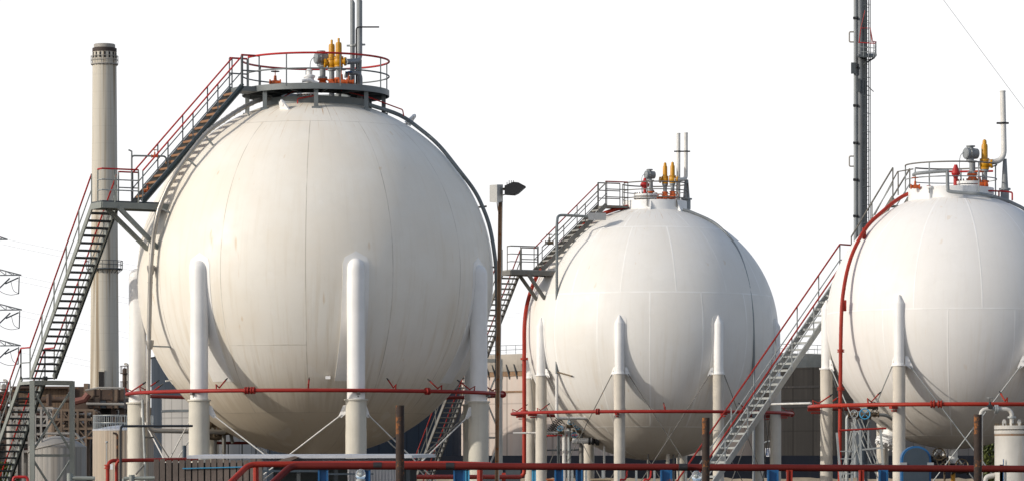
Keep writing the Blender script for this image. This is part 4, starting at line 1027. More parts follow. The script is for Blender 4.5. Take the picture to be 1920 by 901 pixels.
for px, r, lab in ((1787, 8.5, 'wide white outlet neck under the right sphere'), (1771, 4, 'narrow outlet neck under the right sphere')):
    q = t.hit(px, 838, -10); rt = thing('nozzle', lab, 'nozzle', q); g = q
    mb = MB(); mb.cyl(g - V((0, 0, .62)), g + V((0, 0, .2)), t.m(r), n=16); mb.build('neck', M['white'], rt)
    mb = MB(); mb.lathe(g - V((0, 0, .62)), [(t.m(r * 1.6), -.1), (t.m(r * 1.6), -.02), (t.m(r), -.02), (t.m(r), .02), (t.m(r * 1.6), .02), (t.m(r * 1.6), .1)], 16); mb.build('flange', M['black'], rt)
    mb = MB(); mb.cyl(gz(g), g - V((0, 0, .7)), t.m(r * .5), n=12); mb.build('down_pipe', M['yellow'] if r > 5 else M['brass'], rt)
for a, b, lab in ((1765, 875, 'black valve low under the right sphere beside its yellow pipe'), (1800, 880, 'black valve right of the yellow pipe under right sphere'), (1757, 860, 'black valve left of the narrow neck under right sphere')):
    gate_valve(t.p(a, b, -20), lab, M['black'], M['brass'], 1.3, (1, 0, 0), None, (0, -1, .3))

# ------------------------------------------------------------------ floodlight pole
Yp = 100.0; sq = F / Yp
fl = thing('floodlight_pole', 'rusty pole with pale control box and dark floodlight right of the largest sphere', 'floodlight', gz(P(935, 900, Yp)))
a = P(937.5, 378, Yp); b = gz(P(931, 901, Yp)); b.x = P(930, 901, Yp).x
mb = MB()
for o, w_ in ((-.045, .014), (.045, .014)): mb.bar(b + V((o, 0, 0)), a + V((o, 0, 0)), .012, .11, (0, 1, 0))
mb.bar(b, a, .085, .014, (0, 1, 0)); mb.build('pole', M['rustpole'], fl)
mb = MB(); mb.tube([b + V((.062, -.04, 0)), a + V((.062, -.04, 0))], .014, 6); mb.build('conduit', M['pipegrey'], fl)
mb = MB(); p0 = P(918, 379, Yp); p1 = P(933, 347, Yp)
c1 = [P(918, 379, Yp - .25), P(932, 380, Yp - .3), P(943, 379, Yp + .1), P(930, 378, Yp + .2)]; c2 = [P(918, 347, Yp - .25), P(932, 346, Yp - .3), P(943, 346, Yp + .1), P(930, 347, Yp + .2)]
mb.hexa(c1 + c2); mb.build('control_box', M['steelbox'], fl)
mb = MB(); mb.bar(P(943, 355, Yp), P(958, 352, Yp), .07, .07); mb.tube(spline([P(943, 366, Yp), P(952, 362, Yp), P(960, 352, Yp - .1), P(966, 346, Yp - .1)]), .016, 6); mb.build('bracket', M['brass'], fl); mb = MB(); mb.tube(spline([P(932, 380, Yp), P(934, 395, Yp), P(937, 402, Yp)]), .014, 6); mb.build('cable', M['black'], fl)
mb = MB(); mb.prism([P(946, 348, Yp - .2), P(962, 341, Yp - .2), P(972, 342, Yp - .2), P(985, 349, Yp - .2), P(971, 361, Yp - .2), P(962, 365, Yp - .2), P(946, 364, Yp - .2)], (0.02, .38, 0)); mb.build('lamp_head', M['black'], fl)
for i in range(4):
    mb = MB(); a_ = P(950 + i * 4, 342 - (i < 1) * -3, Yp - .1); mb.box(a_ + V((0, -.08, -.03)), a_ + V((.02, .2, .05))); mb.build('cooling_fin', M['greydark'], fl)
mb = MB(); mb.prism([P(964, 366, Yp - .14), P(972, 362.5, Yp - .14), P(986, 350, Yp - .14), P(984, 348, Yp - .14), P(970, 359, Yp - .14)], (0.01, .3, 0)); mb.build('lens_frame', M['steelboxdark'], fl)

# ------------------------------------------------------------------ chimney and refinery behind
Yc = 520.0; sc_ = F / Yc
ch = thing('chimney', 'tall pale concrete chimney streaked with brown, rising behind the stair', 'chimney', gz(P(195, 885, Yc)))
cc = gz(P(196, 880, Yc)); zc_ = lambda y: P(0, y, Yc).z
mb = MB(); prof = [(28.5 / sc_, 0)] + [((27 - (y0 - 125) * 0 - (720 - y0) / 600 * 4.6) / sc_, zc_(y0)) for y0 in (720, 620, 520, 420, 320, 220, 125)] + [(22.3 / sc_, zc_(98))]
mb.lathe(cc, prof, 40); mb.build('shaft', M['chim'], ch)
mb = MB(); mb.lathe(cc, [(22.2 / sc_, zc_(98)), (22.8 / sc_, zc_(98)), (22.8 / sc_, zc_(91)), (20 / sc_, zc_(90))], 40); mb.build('dark_band', M['chimband'], ch)
mb = MB(); mb.lathe(cc, [(20 / sc_, zc_(91)), (20 / sc_, zc_(84)), (18.5 / sc_, zc_(83)), (17.5 / sc_, zc_(83)), (17.5 / sc_, zc_(92))], 40); mb.build('rim', M['refgrey'], ch)
for i in range(16):
    a = R_(i * 22.5 + 8); d = V((math.sin(a), -math.cos(a), 0)); sdv = V((math.cos(a), math.sin(a), 0)); q = cc + d * 22.3 / sc_
    mb = MB(); mb.hexa([q - sdv * .13 - d * .2 + V((0, 0, zc_(110))), q + sdv * .13 - d * .2 + V((0, 0, zc_(110))), q + sdv * .13 + d * .03 + V((0, 0, zc_(110))), q - sdv * .13 + d * .03 + V((0, 0, zc_(110))),
        q - sdv * .13 - d * .2 + V((0, 0, zc_(99))), q + sdv * .13 - d * .2 + V((0, 0, zc_(99))), q + sdv * .13 + d * .03 + V((0, 0, zc_(99))), q - sdv * .13 + d * .03 + V((0, 0, zc_(99)))]); mb.build('slot', M['dark'], ch)
for y0, rr, hh, nm in ((120, 25.5, 1.1, 'upper'), (503, 34, 1.1, 'lower')):
    rin = 21 / sc_
    mb = MB(); mb.lathe(cc, [(rin, zc_(y0) - .15), (rr / sc_, zc_(y0) - .15), (rr / sc_, zc_(y0)), (rin, zc_(y0))], 40, cap=False); 
    for zz_ in (.55, 1.1): mb.tube([cc + V((math.sin(i * PI / 20) * rr / sc_, math.cos(i * PI / 20) * rr / sc_, zc_(y0) + zz_)) for i in range(40)], .045, 5, True)
    for i in range(20):
        q = cc + V((math.sin(i * PI / 10) * rr / sc_, math.cos(i * PI / 10) * rr / sc_, zc_(y0))); mb.bar(q, q + V((0, 0, 1.1)), .06, .06)
        mb.bar(q - V((0, 0, .1)), V((cc.x + (q.x - cc.x) * rin / (rr / sc_), cc.y + (q.y - cc.y) * rin / (rr / sc_), q.z - (1.0 if nm == 'lower' else .35))), .07, .07)
    mb.build('balcony', M['greydark'] if nm == 'lower' else M['refgrey'], ch)
mb = MB(); q0 = P(185, 726, Yc - 27 / sc_ - .2); q1 = P(196, 694, Yc - 27 / sc_ + .9); mb.box(q0, q1); mb.build('access_opening', M['dark'], ch)
mb = MB(); mb.box(P(183.5, 696, Yc - 27 / sc_ - .35), P(197.5, 693.5, Yc - 27 / sc_ + .8)); mb.build('opening_lintel', M['chim'], ch)

def rbox(mb, x0, y0, x1, y1, Y, depth=6): mb.box(P(x0, y1, Y), P(x1, y0, Y) + V((0, depth, 0))); return mb
# furnace block on its frame under the chimney
Yr = 500.0
fb = thing('furnace_block', 'brown panelled furnace block on dark steel legs under the chimney', 'furnace', gz(P(198, 880, Yr)))
rbox(MB(), 164, 729, 232, 765, Yr, 10).build('casing', M['brown'], fb)
for (x0, x1, y0, y1, m_) in ((164, 176, 729, 746, 'browntan'), (177, 186, 729, 741, 'brown'), (177, 186, 743, 764, 'browntan'), (188, 209, 730, 748, 'brown'), (188, 198, 750, 764, 'greydark'), (200, 209, 750, 764, 'brown'), (211, 220, 729, 764, 'browntan'), (222, 232, 731, 750, 'brown'), (222, 231, 752, 763, 'greydark'), (165, 175, 749, 764, 'brown')):
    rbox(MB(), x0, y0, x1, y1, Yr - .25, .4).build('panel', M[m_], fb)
for x in (176.5, 187, 210, 221):
    mb = MB(); mb.bar(P(x, 766, Yr - .3), P(x, 727, Yr - .3), .16, .14, (0, 1, 0)); mb.build('panel_rib', M['brown'], fb)
mb = MB(); mb.tube([P(160, 731, Yr - 2), P(185, 726, Yr - 2), P(233, 727, Yr - 2)], .14, 6); mb.tube([P(162, 756, Yr - 1.5), P(233, 757, Yr - 1.5)], .18, 6); mb.build('service_pipe', M['refgrey'], fb)
for x in (166, 181, 213, 230):
    mb = MB(); q = P(x, 766, Yr + 1); mb.bar(gz(q), q, .7, .7, (0, 1, 0)); mb.build('leg', M['brown'], fb)
rbox(MB(), 183, 767, 214, 795, Yr + 4, 5).build('dark_opening', M['dark'], fb)  # dark block painted as the shaded opening between the furnace legs
mb = MB(); mb.tube([P(x, y, Yr - 1) for x, y in ((140, 752), (158, 748), (166, 738))], .5, 8); mb.build('duct', M['redbrown'], fb)
# ribbed building and duct
rb_ = thing('boiler_house', 'brown ribbed boiler house left of the chimney foot', 'building', gz(P(90, 880, 540)))
rbox(MB(), 22, 726, 128, 800, 540, 14).build('wall', M['ribbed'], rb_, origin=P(22, 800, 540))
rbox(MB(), 20, 723, 130, 727, 539, 16).build('roof', M['brown'], rb_)
rbox(MB(), 128, 724, 167, 800, 536, 12).build('annex_wall', M['brown'], rb_)
rbox(MB(), 133, 726, 138, 746, 535.6, .5).build('vent_panel', M['browntan'], rb_)
rbox(MB(), 157, 718, 165, 740, 530, 5).build('shaft_head', M['browntan'], rb_)
mb = MB(); mb.tube([P(18, 749, 520), P(132, 748, 520)], 5.5 / F * 520, 16); mb.tube([P(92, 738, 518), P(92, 760, 518)], .4, 8)
solo('flue_duct', mb, M['brown'], 'long brown round duct crossing in front of the ribbed boiler house', 'duct', P(18, 749, 520))
pb_ = thing('process_hall', 'long dark process hall closing the view behind the refinery racks', 'building', gz(P(130, 880, 560)))
rbox(MB(), -120, 768, 345, 900, 560, 12).build('wall', M['ribbeddark'], pb_, origin=P(130, 900, 560))
rbox(MB(), -122, 765, 347, 769, 559, 14).build('roof', M['brown'], pb_)
# steel racks with pipes
def rack(x0, y0, x1, y1, Y, nx, ny, mat, label, dense=2, depth=5):
    root = thing('pipe_rack', label, 'pipe rack', gz(P((x0 + x1) / 2, 880, Y)), 'steel pipe racks of the refinery')
    s = F / Y; frame = MB(); zb = 0
    for i in range(nx + 1):
        for dd in (0, depth):
            q = P(x0 + (x1 - x0) * i / nx, y0, Y); q = V((q.x, Y + dd, q.z)); frame.bar((q.x, q.y, 0), q, .28, .28, (0, 1, 0))
    for j in range(ny + 1):
        y = y0 + (y1 - y0) * j / ny
        for dd in (0, depth):
            a = P(x0, y, Y); b = P(x1, y, Y); a.y = b.y = Y + dd; frame.bar(a, b, .22, .3)
    for i in range(nx + 1):
        for j in range(ny + 1):
            a = P(x0 + (x1 - x0) * i / nx, y0 + (y1 - y0) * j / ny, Y); frame.bar(a, a + V((0, depth, 0)), .18, .2)
    for i in range(nx):
        for j in range(ny):
            if random.random() < .45:
                xa, xb = x0 + (x1 - x0) * i / nx, x0 + (x1 - x0) * (i + 1) / nx; ya, yb = y0 + (y1 - y0) * j / ny, y0 + (y1 - y0) * (j + 1) / ny
                if random.random() < .5: xa, xb = xb, xa
                frame.bar(P(xa, ya, Y), P(xb, yb, Y), .14, .14)
    frame.build('frame', mat, root)
    for q in range(dense * ny):
        y = random.uniform(y0, y1); dd = random.uniform(.5, depth - .5); mb = MB()
        xa = random.uniform(x0, x0 + (x1 - x0) * .5); xb = random.uniform(xa + (x1 - x0) * .3, x1); r = random.uniform(.10, .38)
        a = P(xa, y, Y); b = P(xb, y, Y); a.y = b.y = Y + dd
        pts = [a, b] if random.random() < .4 else [V((a.x, a.y, max(.5, a.z - random.uniform(2, 6)))), a, b]
        mb.tube(fillet(pts, .6), r, 8); mb.build('pipe', M[random.choice(['refgrey', 'refgrey', 'browntan', 'brown', 'redbrown', 'clad'])], root)
    for q in range(dense):
        x = random.uniform(x0, x1); y = random.uniform(y0 + 5, y1); mb = MB(); r = random.uniform(.5, 1.0); b = P(x, y, Y + depth * .5)
        mb.lathe((b.x, b.y, 0), [(r, 0), (r, b.z), (r * .7, b.z + r * .5), (0, b.z + r * .7)], 14); mb.build('drum', M[random.choice(['refgrey', 'browntan', 'brown'])], root)
rack(132, 770, 178, 845, 480, 4, 5, M['brown'], 'brown steel rack below the left side of the furnace block', 5)
rack(134, 773, 160, 795, 470, 3, 1, M['redbrown'], 'red brown braced frame in front of the furnace legs', 1, 2)
rack(176, 793, 240, 850, 470, 5, 4, M['greydark'], 'dark grey steel rack in front of the furnace legs', 5)
rack(60, 772, 132, 845, 490, 5, 4, M['brown'], 'rack of pale pipes below the ribbed boiler house', 7)
rack(-40, 735, 24, 845, 510, 5, 6, M['brown'], 'brown pipe rack at the far left behind the lower stair', 6)
rack(20, 764, 100, 845, 475, 7, 5, M['refgrey'], 'pale steel rack of small pipes behind the grey domed tank', 7)
rack(100, 768, 176, 820, 462, 5, 3, M['browntan'], 'tan steel rack between domed tank and beige tank', 5, 3)
rack(226, 765, 330, 860, 520, 6, 5, M['brown'], 'dark rack between the chimney foot and the grey tank', 6)
def tower(x, y0, w_, Y, mat, label):
    r = w_ / 2 / F * Y; q = gz(P(x, 880, Y)); h = P(x, y0, Y).z
    root = thing('process_tower', label, 'tower', q, 'slim process towers of the refinery')
    mb = MB(); mb.lathe(q, [(r, 0), (r, h), (r * .7, h + r * .5), (0, h + r * .7)], 16); mb.build('column', mat, root)
    for i in range(4):
        z = h - i * h * .13 - .5; mb = MB(); mb.lathe(q, [(r, z - .12), (r * 1.9, z - .12), (r * 1.9, z), (r, z)], 16, cap=False)
        mb.tube([q + V((math.cos(a * PI / 8) * r * 1.9, math.sin(a * PI / 8) * r * 1.9, z + 1.0)) for a in range(16)], .05, 4, True)
        for a in range(8): c_ = q + V((math.cos(a * PI / 4) * r * 1.9, math.sin(a * PI / 4) * r * 1.9, z)); mb.bar(c_, c_ + V((0, 0, 1)), .06, .06)
        mb.build('gallery', M['brown'], root)
    mb = MB(); mb.tube(fillet([q + V((r * 1.4, -r, 1)), q + V((r * 1.4, -r, h + .8)), q + V((0, 0, h + .8))], .5), .18, 8); mb.build('overhead_pipe', M['refgrey'], root)
tower(234, 692, 9, 505, M['brown'], 'slim dark process tower just right of the chimney foot')
tower(247, 706, 7, 515, M['refgrey'], 'grey process tower half hidden by the leftmost leg')
tower(7, 722, 10, 525, M['refgrey'], 'silver process tower at the far left edge behind the stair')
tower(300, 700, 8, 530, M['brown'], 'dark process tower seen between the left legs')

def round_tank(name, label, cx, r_, ytop, Y, mat, roofm, dome, rail, extra=None):
    s = F / Y; q = gz(P(cx, 880, Y)); h = P(cx, ytop, Y).z; r = r_ / s
    root = thing(name, label, 'storage tank', q)
    mb = MB(); mb.lathe(q, [(r, 0), (r, h)], 64, cap=False); mb.build('wall', mat, root, origin=q)
    mb = MB(); mb.lathe(q, [(r * 1.005, h - .02), (r * 1.01, h + .06), (r * .8, h + dome * .4), (r * .5, h + dome * .76), (r * .2, h + dome * .97), (0, h + dome)], 64); mb.build('roof', roofm, root)
    if rail:
        mb = MB()
        for zz_ in (.5, 1.0): mb.tube([q + V((math.cos(i * PI / 28) * r * .98, math.sin(i * PI / 28) * r * .98, h + zz_)) for i in range(56)], .022, 5, True)
        for i in range(40): c_ = q + V((math.cos(i * PI / 20) * r * .98, math.sin(i * PI / 20) * r * .98, h)); mb.bar(c_, c_ + V((0, 0, 1.0)), .04, .04)
        mb.build('guard_rail', M['galv'], root)
    return root, q, r, h
rt, q, r, h = round_tank('storage_tank', 'grey domed storage tank behind the stair trestle at far left', 108, 54, 838, 260, M['staves2'], M['refgrey'], .85, False)
mb = MB(); mb.tube([q + V((math.cos(R_(a)) * r * 1.02, math.sin(R_(a)) * r * 1.02, h * .9 + (a - 190) / 160 * 1.2)) for a in range(190, 350, 6)], .06, 6); mb.tube(fillet([q + V((-1, -r * .6, h + .3)), q + V((-1, -r * .6, h + 1)), q + V((1.5, -r * .6, h + 1)), q + V((r, -r * .5, h + .2))], .2), .09, 8); mb.build('roof_pipe', M['refgrey'], rt)
rt, q, r, h = round_tank('storage_tank', 'beige sheet clad storage tank with roof rail behind the leftmost leg', 231, 57, 806, 240, M['staves'], M['sheet'], .35, True)
rt, q, r, h = round_tank('storage_tank', 'pale grey storage tank between the two left legs of the largest sphere', 402, 98, 747, 300, M['staves3'], M['sheet'], .4, False)
mb = MB(); mb.lathe(q, [(r, h - 1.15), (r * 1.012, h - 1.15), (r * 1.012, h - .95), (r, h - .95)], 64, cap=False); mb.build('wind_girder', M['greydark'], rt)
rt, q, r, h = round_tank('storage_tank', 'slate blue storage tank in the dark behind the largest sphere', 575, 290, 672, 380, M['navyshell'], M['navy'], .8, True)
rt, q, r, h = round_tank('storage_tank', 'huge faded pinkish storage tank with heavy rim behind the middle sphere', 1238, 380, 690, 420, M['bigtank'], M['tankrim'], .6, False)
mb = MB(); zr = P(0, 672, 420).z
mb.lathe(q, [(r, h - .8), (r * 1.006, h - .8), (r * 1.022, h), (r * 1.022, zr), (r * 1.0, zr), (r * 1.0, h - .2)], 96, cap=False); mb.build('rim_walkway', M['tankrim'], rt)
for i in range(2, 58):
    mb = MB(); a = -PI * i / 60; d = V((math.cos(a), math.sin(a), 0)); s_ = V((-d.y, d.x, 0)) * .06
    mb.prism([q + d * r * 1.001 + V((0, 0, h - .02)) - s_, q + d * r * 1.024 + V((0, 0, h - .02)) - s_, q + d * r * 1.001 + V((0, 0, h - 1.7)) - s_], s_ * 2)
    mb.build('rim_bracket', M['greydark'], rt)
mb = MB(); mb.lathe(q, [(r, h - 3.2), (r * 1.004, h - 3.2), (r * 1.004, h - 3.0), (r, h - 3.0)], 96, cap=False); mb.lathe(q, [(r, h - 1.35), (r * 1.003, h - 1.35), (r * 1.003, h - .8), (r, h - .8)], 96, cap=False); mb.build('stiffener_ring', M['rustpole'], rt)
mb = MB()
for zz_ in (.5, 1.0): mb.tube([q + V((math.cos(i * PI / 48) * r * 1.01, math.sin(i * PI / 48) * r * 1.01, zr + zz_)) for i in range(96)], .03, 5, True)
for i in range(96): c_ = q + V((math.cos(i * PI / 48) * r * 1.01, math.sin(i * PI / 48) * r * 1.01, zr)); mb.bar(c_, c_ + V((0, 0, 1.0)), .05, .05)
mb.build('guard_rail', M['greydark'], rt)
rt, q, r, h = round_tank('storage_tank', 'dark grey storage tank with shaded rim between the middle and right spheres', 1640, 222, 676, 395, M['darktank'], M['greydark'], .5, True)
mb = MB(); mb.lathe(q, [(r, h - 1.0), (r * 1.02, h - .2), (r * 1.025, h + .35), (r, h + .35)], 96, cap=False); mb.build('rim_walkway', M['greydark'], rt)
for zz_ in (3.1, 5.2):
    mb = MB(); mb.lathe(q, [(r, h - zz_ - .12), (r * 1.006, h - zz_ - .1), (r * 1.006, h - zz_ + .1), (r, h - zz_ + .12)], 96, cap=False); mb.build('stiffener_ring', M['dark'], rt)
# dark warehouse behind the right sphere
wh = thing('warehouse', 'long dark sheet clad warehouse behind the legs of the right sphere', 'building', gz(P(1780, 880, 360)))
rbox(MB(), 1630, 775, 2060, 960, 360, 30).build('wall', M['ware'], wh, origin=P(1630, 900, 360))
rbox(MB(), 1627, 771, 2064, 776, 359, 32).build('roof', M['greydark'], wh)
mb = MB(); rbox(mb, 1600, 860, 1640, 870, 359, 1); mb.build('lean_to', M['ware'], wh)
# bund wall and earth bank
mb = MB(); mb.box(P(700, 853, 250) , V((P(2050, 900, 250).x, 250.5, 0)));
solo('bund_wall', mb, M['bund'], 'long low navy retaining wall at the foot of the big tanks', 'wall', gz(P(1300, 880, 250)))
mb = MB(); n = 120; xs = [P(640 + i * 12, 0, 225).x for i in range(n + 1)]; vs = []; fs = []
for x in xs:
    hgt = P(0, 895.5, 225).z + random.uniform(-.06, .06); vs += [V((x, 219, 0)), V((x, 223.5, hgt)), V((x, 226, hgt - .05)), V((x, 231, 0))]
for i in range(n):
    for j in range(3): a = 4 * i + j; fs.append((a, a + 4, a + 5, a + 1))
mb.add(vs, fs); tag(mb.build('earth_bank', M['earth']), kind='structure')
# small sign and lamp by the dark wall
sg = thing('sign', 'small white sign with blue letters beside the curved lamp post', 'sign', P(1439, 855, 247))
mb = MB(); mb.box(P(1435, 855, 247), P(1447, 839, 247) + V((0, .04, 0))); mb.build('plate', M['sign'], sg)
mb = MB()
for y0 in (852.5, 845.5):
    mb.box(P(1436.5, y0, 246.97), P(1437.7, y0 - 5.5, 246.97) + V((0, .02, 0)))
    for yy in (0, 2.3, 4.6): mb.box(P(1437.7, y0 - yy, 246.97), P(1441.5, y0 - yy - .9, 246.97) + V((0, .02, 0)))
mb.build('letters', M['signblue'], sg)
mb = MB(); mb.tube(fillet([gz(P(1428.5, 880, 245)), P(1428.5, 834, 245), P(1432, 829, 245), P(1441, 826, 245)], .2), .045, 8); mb.box(P(1439, 827, 244.9), P(1446, 824.5, 244.9) + V((0, .2, 0)))
solo('street_lamp', mb, M['galv'], 'thin pale lamp post with curved arm beside small white sign', 'lamp post', gz(P(1428.5, 880, 245)))
mb = MB(); mb.tube([P(1437, 757, 150), P(1520, 755, 140)], .045, 8)
solo('cross_pipe', mb, M['pipewhite'], 'thin pale pipe spanning from the galvanised stair to the right sprinkler ring', 'pipe', P(1437, 757, 150))

# ------------------------------------------------------------------ flare mast
Ym = 240.0; sm = F / Ym
def pm(a, b, d=0): return P(a, b, Ym + d)
ms = thing('flare_mast', 'tall grey mast of bundled pipes with caged ladder left of the right sphere', 'mast', gz(pm(1613, 880)))
for x, r, mat in ((1604.4, 3.9, 'pipegrey'), (1614.2, 6.6, 'mast'), (1609, 2.6, 'greydark'), (1623.5, 2.6, 'greydark')):
    mb = MB(); a = pm(x, -330); mb.cyl(gz(a), a, r / sm, n=18); mb.build('pipe', M[mat], ms)
mb = MB()
for x in (1621.5, 1629): mb.bar(gz(pm(x, 880, -.3)), pm(x, -330, -.3), .07, .06, (0, 1, 0))
for i in range(150):
    y = -330 + i * 8.2; mb.tube([pm(1621.5, y, -.3), pm(1629, y, -.3)], .018, 5)
mb.build('ladder', M['greydark'], ms)
mb = MB()
for i in range(36):
    y = -330 + i * 34; c_ = pm(1625.3, y, -.55); mb.tube([c_ + V((math.cos(R_(a)) * .26, -math.sin(R_(a)) * .42 + .2, 0)) for a in range(0, 181, 20)], .02, 5)
for a in (20, 65, 115, 160): mb.bar(gz(pm(1625.3, 880, -.55)) + V((math.cos(R_(a)) * .26, -math.sin(R_(a)) * .42 + .2, 2.5)), pm(1625.3, -330, -.55) + V((math.cos(R_(a)) * .26, -math.sin(R_(a)) * .42 + .2, 0)), .05, .02)
mb.build('ladder_cage', M['greydark'], ms)
for y in (34, 126, 198, 268, 337, 405, -60):
    mb = MB(); mb.bar(pm(1599.5, y, -.1), pm(1622, y, -.1), .12, .16); mb.ball(pm(1606, y, -.25), .09, 8); mb.build('clamp', M['black'], ms)
for y in (60, 293):
    mb = MB(); mb.tube(fillet([pm(1602, y), pm(1592.5, y), pm(1592.5, y + 19), pm(1602, y + 19)], .1), .05, 8); mb.build('hand_loop', M['refgrey'], ms)
mb = MB(); mb.prism([pm(1606, 107, -1.2), pm(1640, 109, -1.2), pm(1644, 105, -.2), pm(1640, 104, .4), pm(1606, 105, .4)], (0, 0, .14)); mb.bar(pm(1640, 108, -.5), pm(1619, 121, -.3), .1, .1); mb.build('rest_platform', M['greydark'], ms)
pr = thing_pts = [pm(1609, 104, -1.2), pm(1640, 106, -1.2), pm(1643, 103, -.2), pm(1638, 102, .4)]
rail_run(ms, pr, 24 / sm, M['red'], M['galv'], M['galv'], r=.035, mids=(.3, .65), post_every=.35)
mb = MB(); mb.tube([pm(1611, 80, -.6), pm(1614, 53, -.6), pm(1632, 53, -.6), pm(1635, 80, -.6)], .035, 6); mb.tube([pm(1614, 53, -.6), pm(1622, 20, -.5)], .02, 5); mb.tube([pm(1632, 53, -.6), pm(1637, 80, -.6)], .02, 5); mb.build('safety_hoop', M['red'], ms)
mb = MB(); mb.box(pm(1607, 172, -.5), pm(1613, 148, -.3)); mb.box(pm(1596, 138, -.3), pm(1604, 118, -.1)); mb.build('instrument_box', M['greydark'], ms)
mb = MB(); mb.tube([pm(1625, 160, -.6), pm(1638, 172, -1)], .03, 5); mb.build('arm', M['black'], ms)
mb = MB(); e = pm(2300, 717, -20); mb.tube([pm(1620, -201), e, gz(e) + V((2, 0, 0))], .013, 5)
solo('guy_wire', mb, M['greydark'], 'thin steel guy wire slanting down across the sky at upper right', 'wire', pm(1620, -201))

# ------------------------------------------------------------------ pylon and power lines
Yy = 600.0
def py_(a, b, d=0): return P(a, b, Yy + d)
pyl = thing('electricity_pylon', 'grey lattice electricity pylon whose arm tips show at the left edge', 'pylon', gz(py_(-75, 880)))
mb = MB()
def prof_w(y): return 26 if y < 660 else 26 + (y - 660) * .16
lev = [380, 420, 455, 500, 540, 575, 610, 640, 680, 730, 790, 860, 910]
def corner(y, i):
    w_ = prof_w(y) / 2; q = py_(-75, y); k_ = Yy / F
    return q + V(((-w_, w_, w_, -w_)[i] * k_, (-w_, -w_, w_, w_)[i] * k_, 0))
for a, b in zip(lev[:-1], lev[1:]):
    for i in range(4):
        j = (i + 1) % 4
        mb.bar(corner(a, i), corner(b, i), .22, .22); mb.bar(corner(a, i), corner(b, j), .10, .10); mb.bar(corner(a, j), corner(b, i), .10, .10); mb.bar(corner(b, i), corner(b, j), .12, .12)
mb.build('body', M['pylon'], pyl)
tips = [(14, 449), (40, 515), (41, 580), (39, 647)]
for (tx, ty) in tips:
    for sg in (1, -1):
        mb = MB(); X = -75 + (tx + 75) * sg; bx = -75 + 13 * sg; k_ = Yy / F
        tip = py_(X, ty); lo = [py_(bx, ty + 1, d) for d in (-1.1, 1.1)]; hi = [py_(bx, ty - 26, d) for d in (-1.1, 1.1)]
        for q in lo + hi: mb.bar(q, tip, .20, .20)
        for i in range(1, 7):
            f = i / 7; a0, a1 = lo[0].lerp(tip, f), lo[1].lerp(tip, f); b0, b1 = hi[0].lerp(tip, f), hi[1].lerp(tip, f)
            g = (i - 1) / 7; c0_, c1_ = hi[0].lerp(tip, g), hi[1].lerp(tip, g)
            mb.bar(a0, b0, .12, .12); mb.bar(a1, b1, .12, .12); mb.bar(a0, a1, .12, .12); mb.bar(b0, b1, .10, .10); mb.bar(a0, c0_, .12, .12); mb.bar(a1, c1_, .12, .12)
        mb.build('cross_arm', M['pylon'], pyl)
        if ty > 460:
            mb = MB(); mb.tube([py_(X - 4 * sg, ty + 2), py_(X - 5 * sg, ty + 35)], .10, 6); mb.tube([py_(X - 6 * sg, ty + 5), py_(X - 30 * sg, ty + 16, -1)], .12, 6); mb.tube([py_(X - 22 * sg, ty + 6), py_(X - 45 * sg, ty + 28, -2)], .13, 6); mb.build('insulator', M['greydark'], pyl)
            mb = MB(); mb.tube(spline([py_(X - 5 * sg, ty + 35), py_(X - 22 * sg, ty + 37), py_(X - 40 * sg, ty + 30), py_(X - 52 * sg, ty + 14)]), .05, 5); mb.tube(spline([py_(X - 5 * sg, ty + 35), py_(X - 15 * sg, ty + 28), py_(X - 20 * sg, ty + 10)]), .05, 5); mb.build('jumper_loop', M['greydark'], pyl)
for i, (tx, ty) in enumerate(tips):
    nm = ('highest', 'second highest', 'third highest', 'lowest')[i]
    for j in range(2):
        mb = MB(); a = py_(tx - 10 * j, ty + (2 if i else 0) + j * 9, -1); b = P(1080, ty + 2 + j * 8 + 138, 900)
        pts = [a.lerp(b, f / 14) - V((0, 0, 4 * 3.0 * (f / 14) * (1 - f / 14))) for f in range(15)]
        mb.tube(pts, .016, 4)
        solo('power_line', mb, M['pylon'], f'{("upper", "lower")[j]} thin wire of the {nm} pair running right from the pylon', 'power line', a, 'power lines from the pylon')

# ------------------------------------------------------------------ foreground
def fp(a, b, Y): return P(a, b, Y)
# timber fence
Yf = 70.0
tf = thing('timber_fence', 'weathered grey brown plank fence in front of the left legs', 'fence', gz(fp(385, 890, Yf)))
x = 288.0; i = 0
while x < 484:
    w_ = 9.9 + random.uniform(-.8, .6); top = 860.5 + random.uniform(-1.6, 1.4); mb = MB(); tl = random.uniform(-.006, .006)
    a = fp(x, top, Yf); b = fp(x + w_, top, Yf); dy = random.uniform(-.006, .006)
    mb.hexa([(a.x, Yf + dy, 0), (b.x, Yf + dy, 0), (b.x, Yf + dy + .022, 0), (a.x, Yf + dy + .022, 0), (a.x + tl, Yf + dy, a.z), (b.x + tl, Yf + dy, b.z), (b.x + tl, Yf + dy + .022, b.z), (a.x + tl, Yf + dy + .022, a.z)])
    mb.build('plank', M['wood'], tf); x += w_ + 2.5; i += 1
mb = MB()
for z_ in (.4, 1.3): mb.box(V((fp(288, 0, Yf).x, Yf + .035, z_)), V((fp(484, 0, Yf).x, Yf + .085, z_ + .09)))
mb.build('fence_rail', M['wood'], tf)
mb = MB(); mb.box(V((fp(289, 0, Yf).x, Yf + .09, 0)), V((fp(484, 0, Yf).x, Yf + .12, fp(0, 866, Yf).z))); mb.build('dark_gap_sheet', M['black'], tf)  # black sheet added behind the planks so the gaps stay dark
mb = MB(); mb.tube([fp(342, 877.5, Yf - .03), fp(455, 874.5, Yf - .03)], .012, 6)
solo('hose', mb, M['bluelight'], 'thin blue hose strung along the plank fence', 'hose', fp(342, 877.5, Yf - .03))
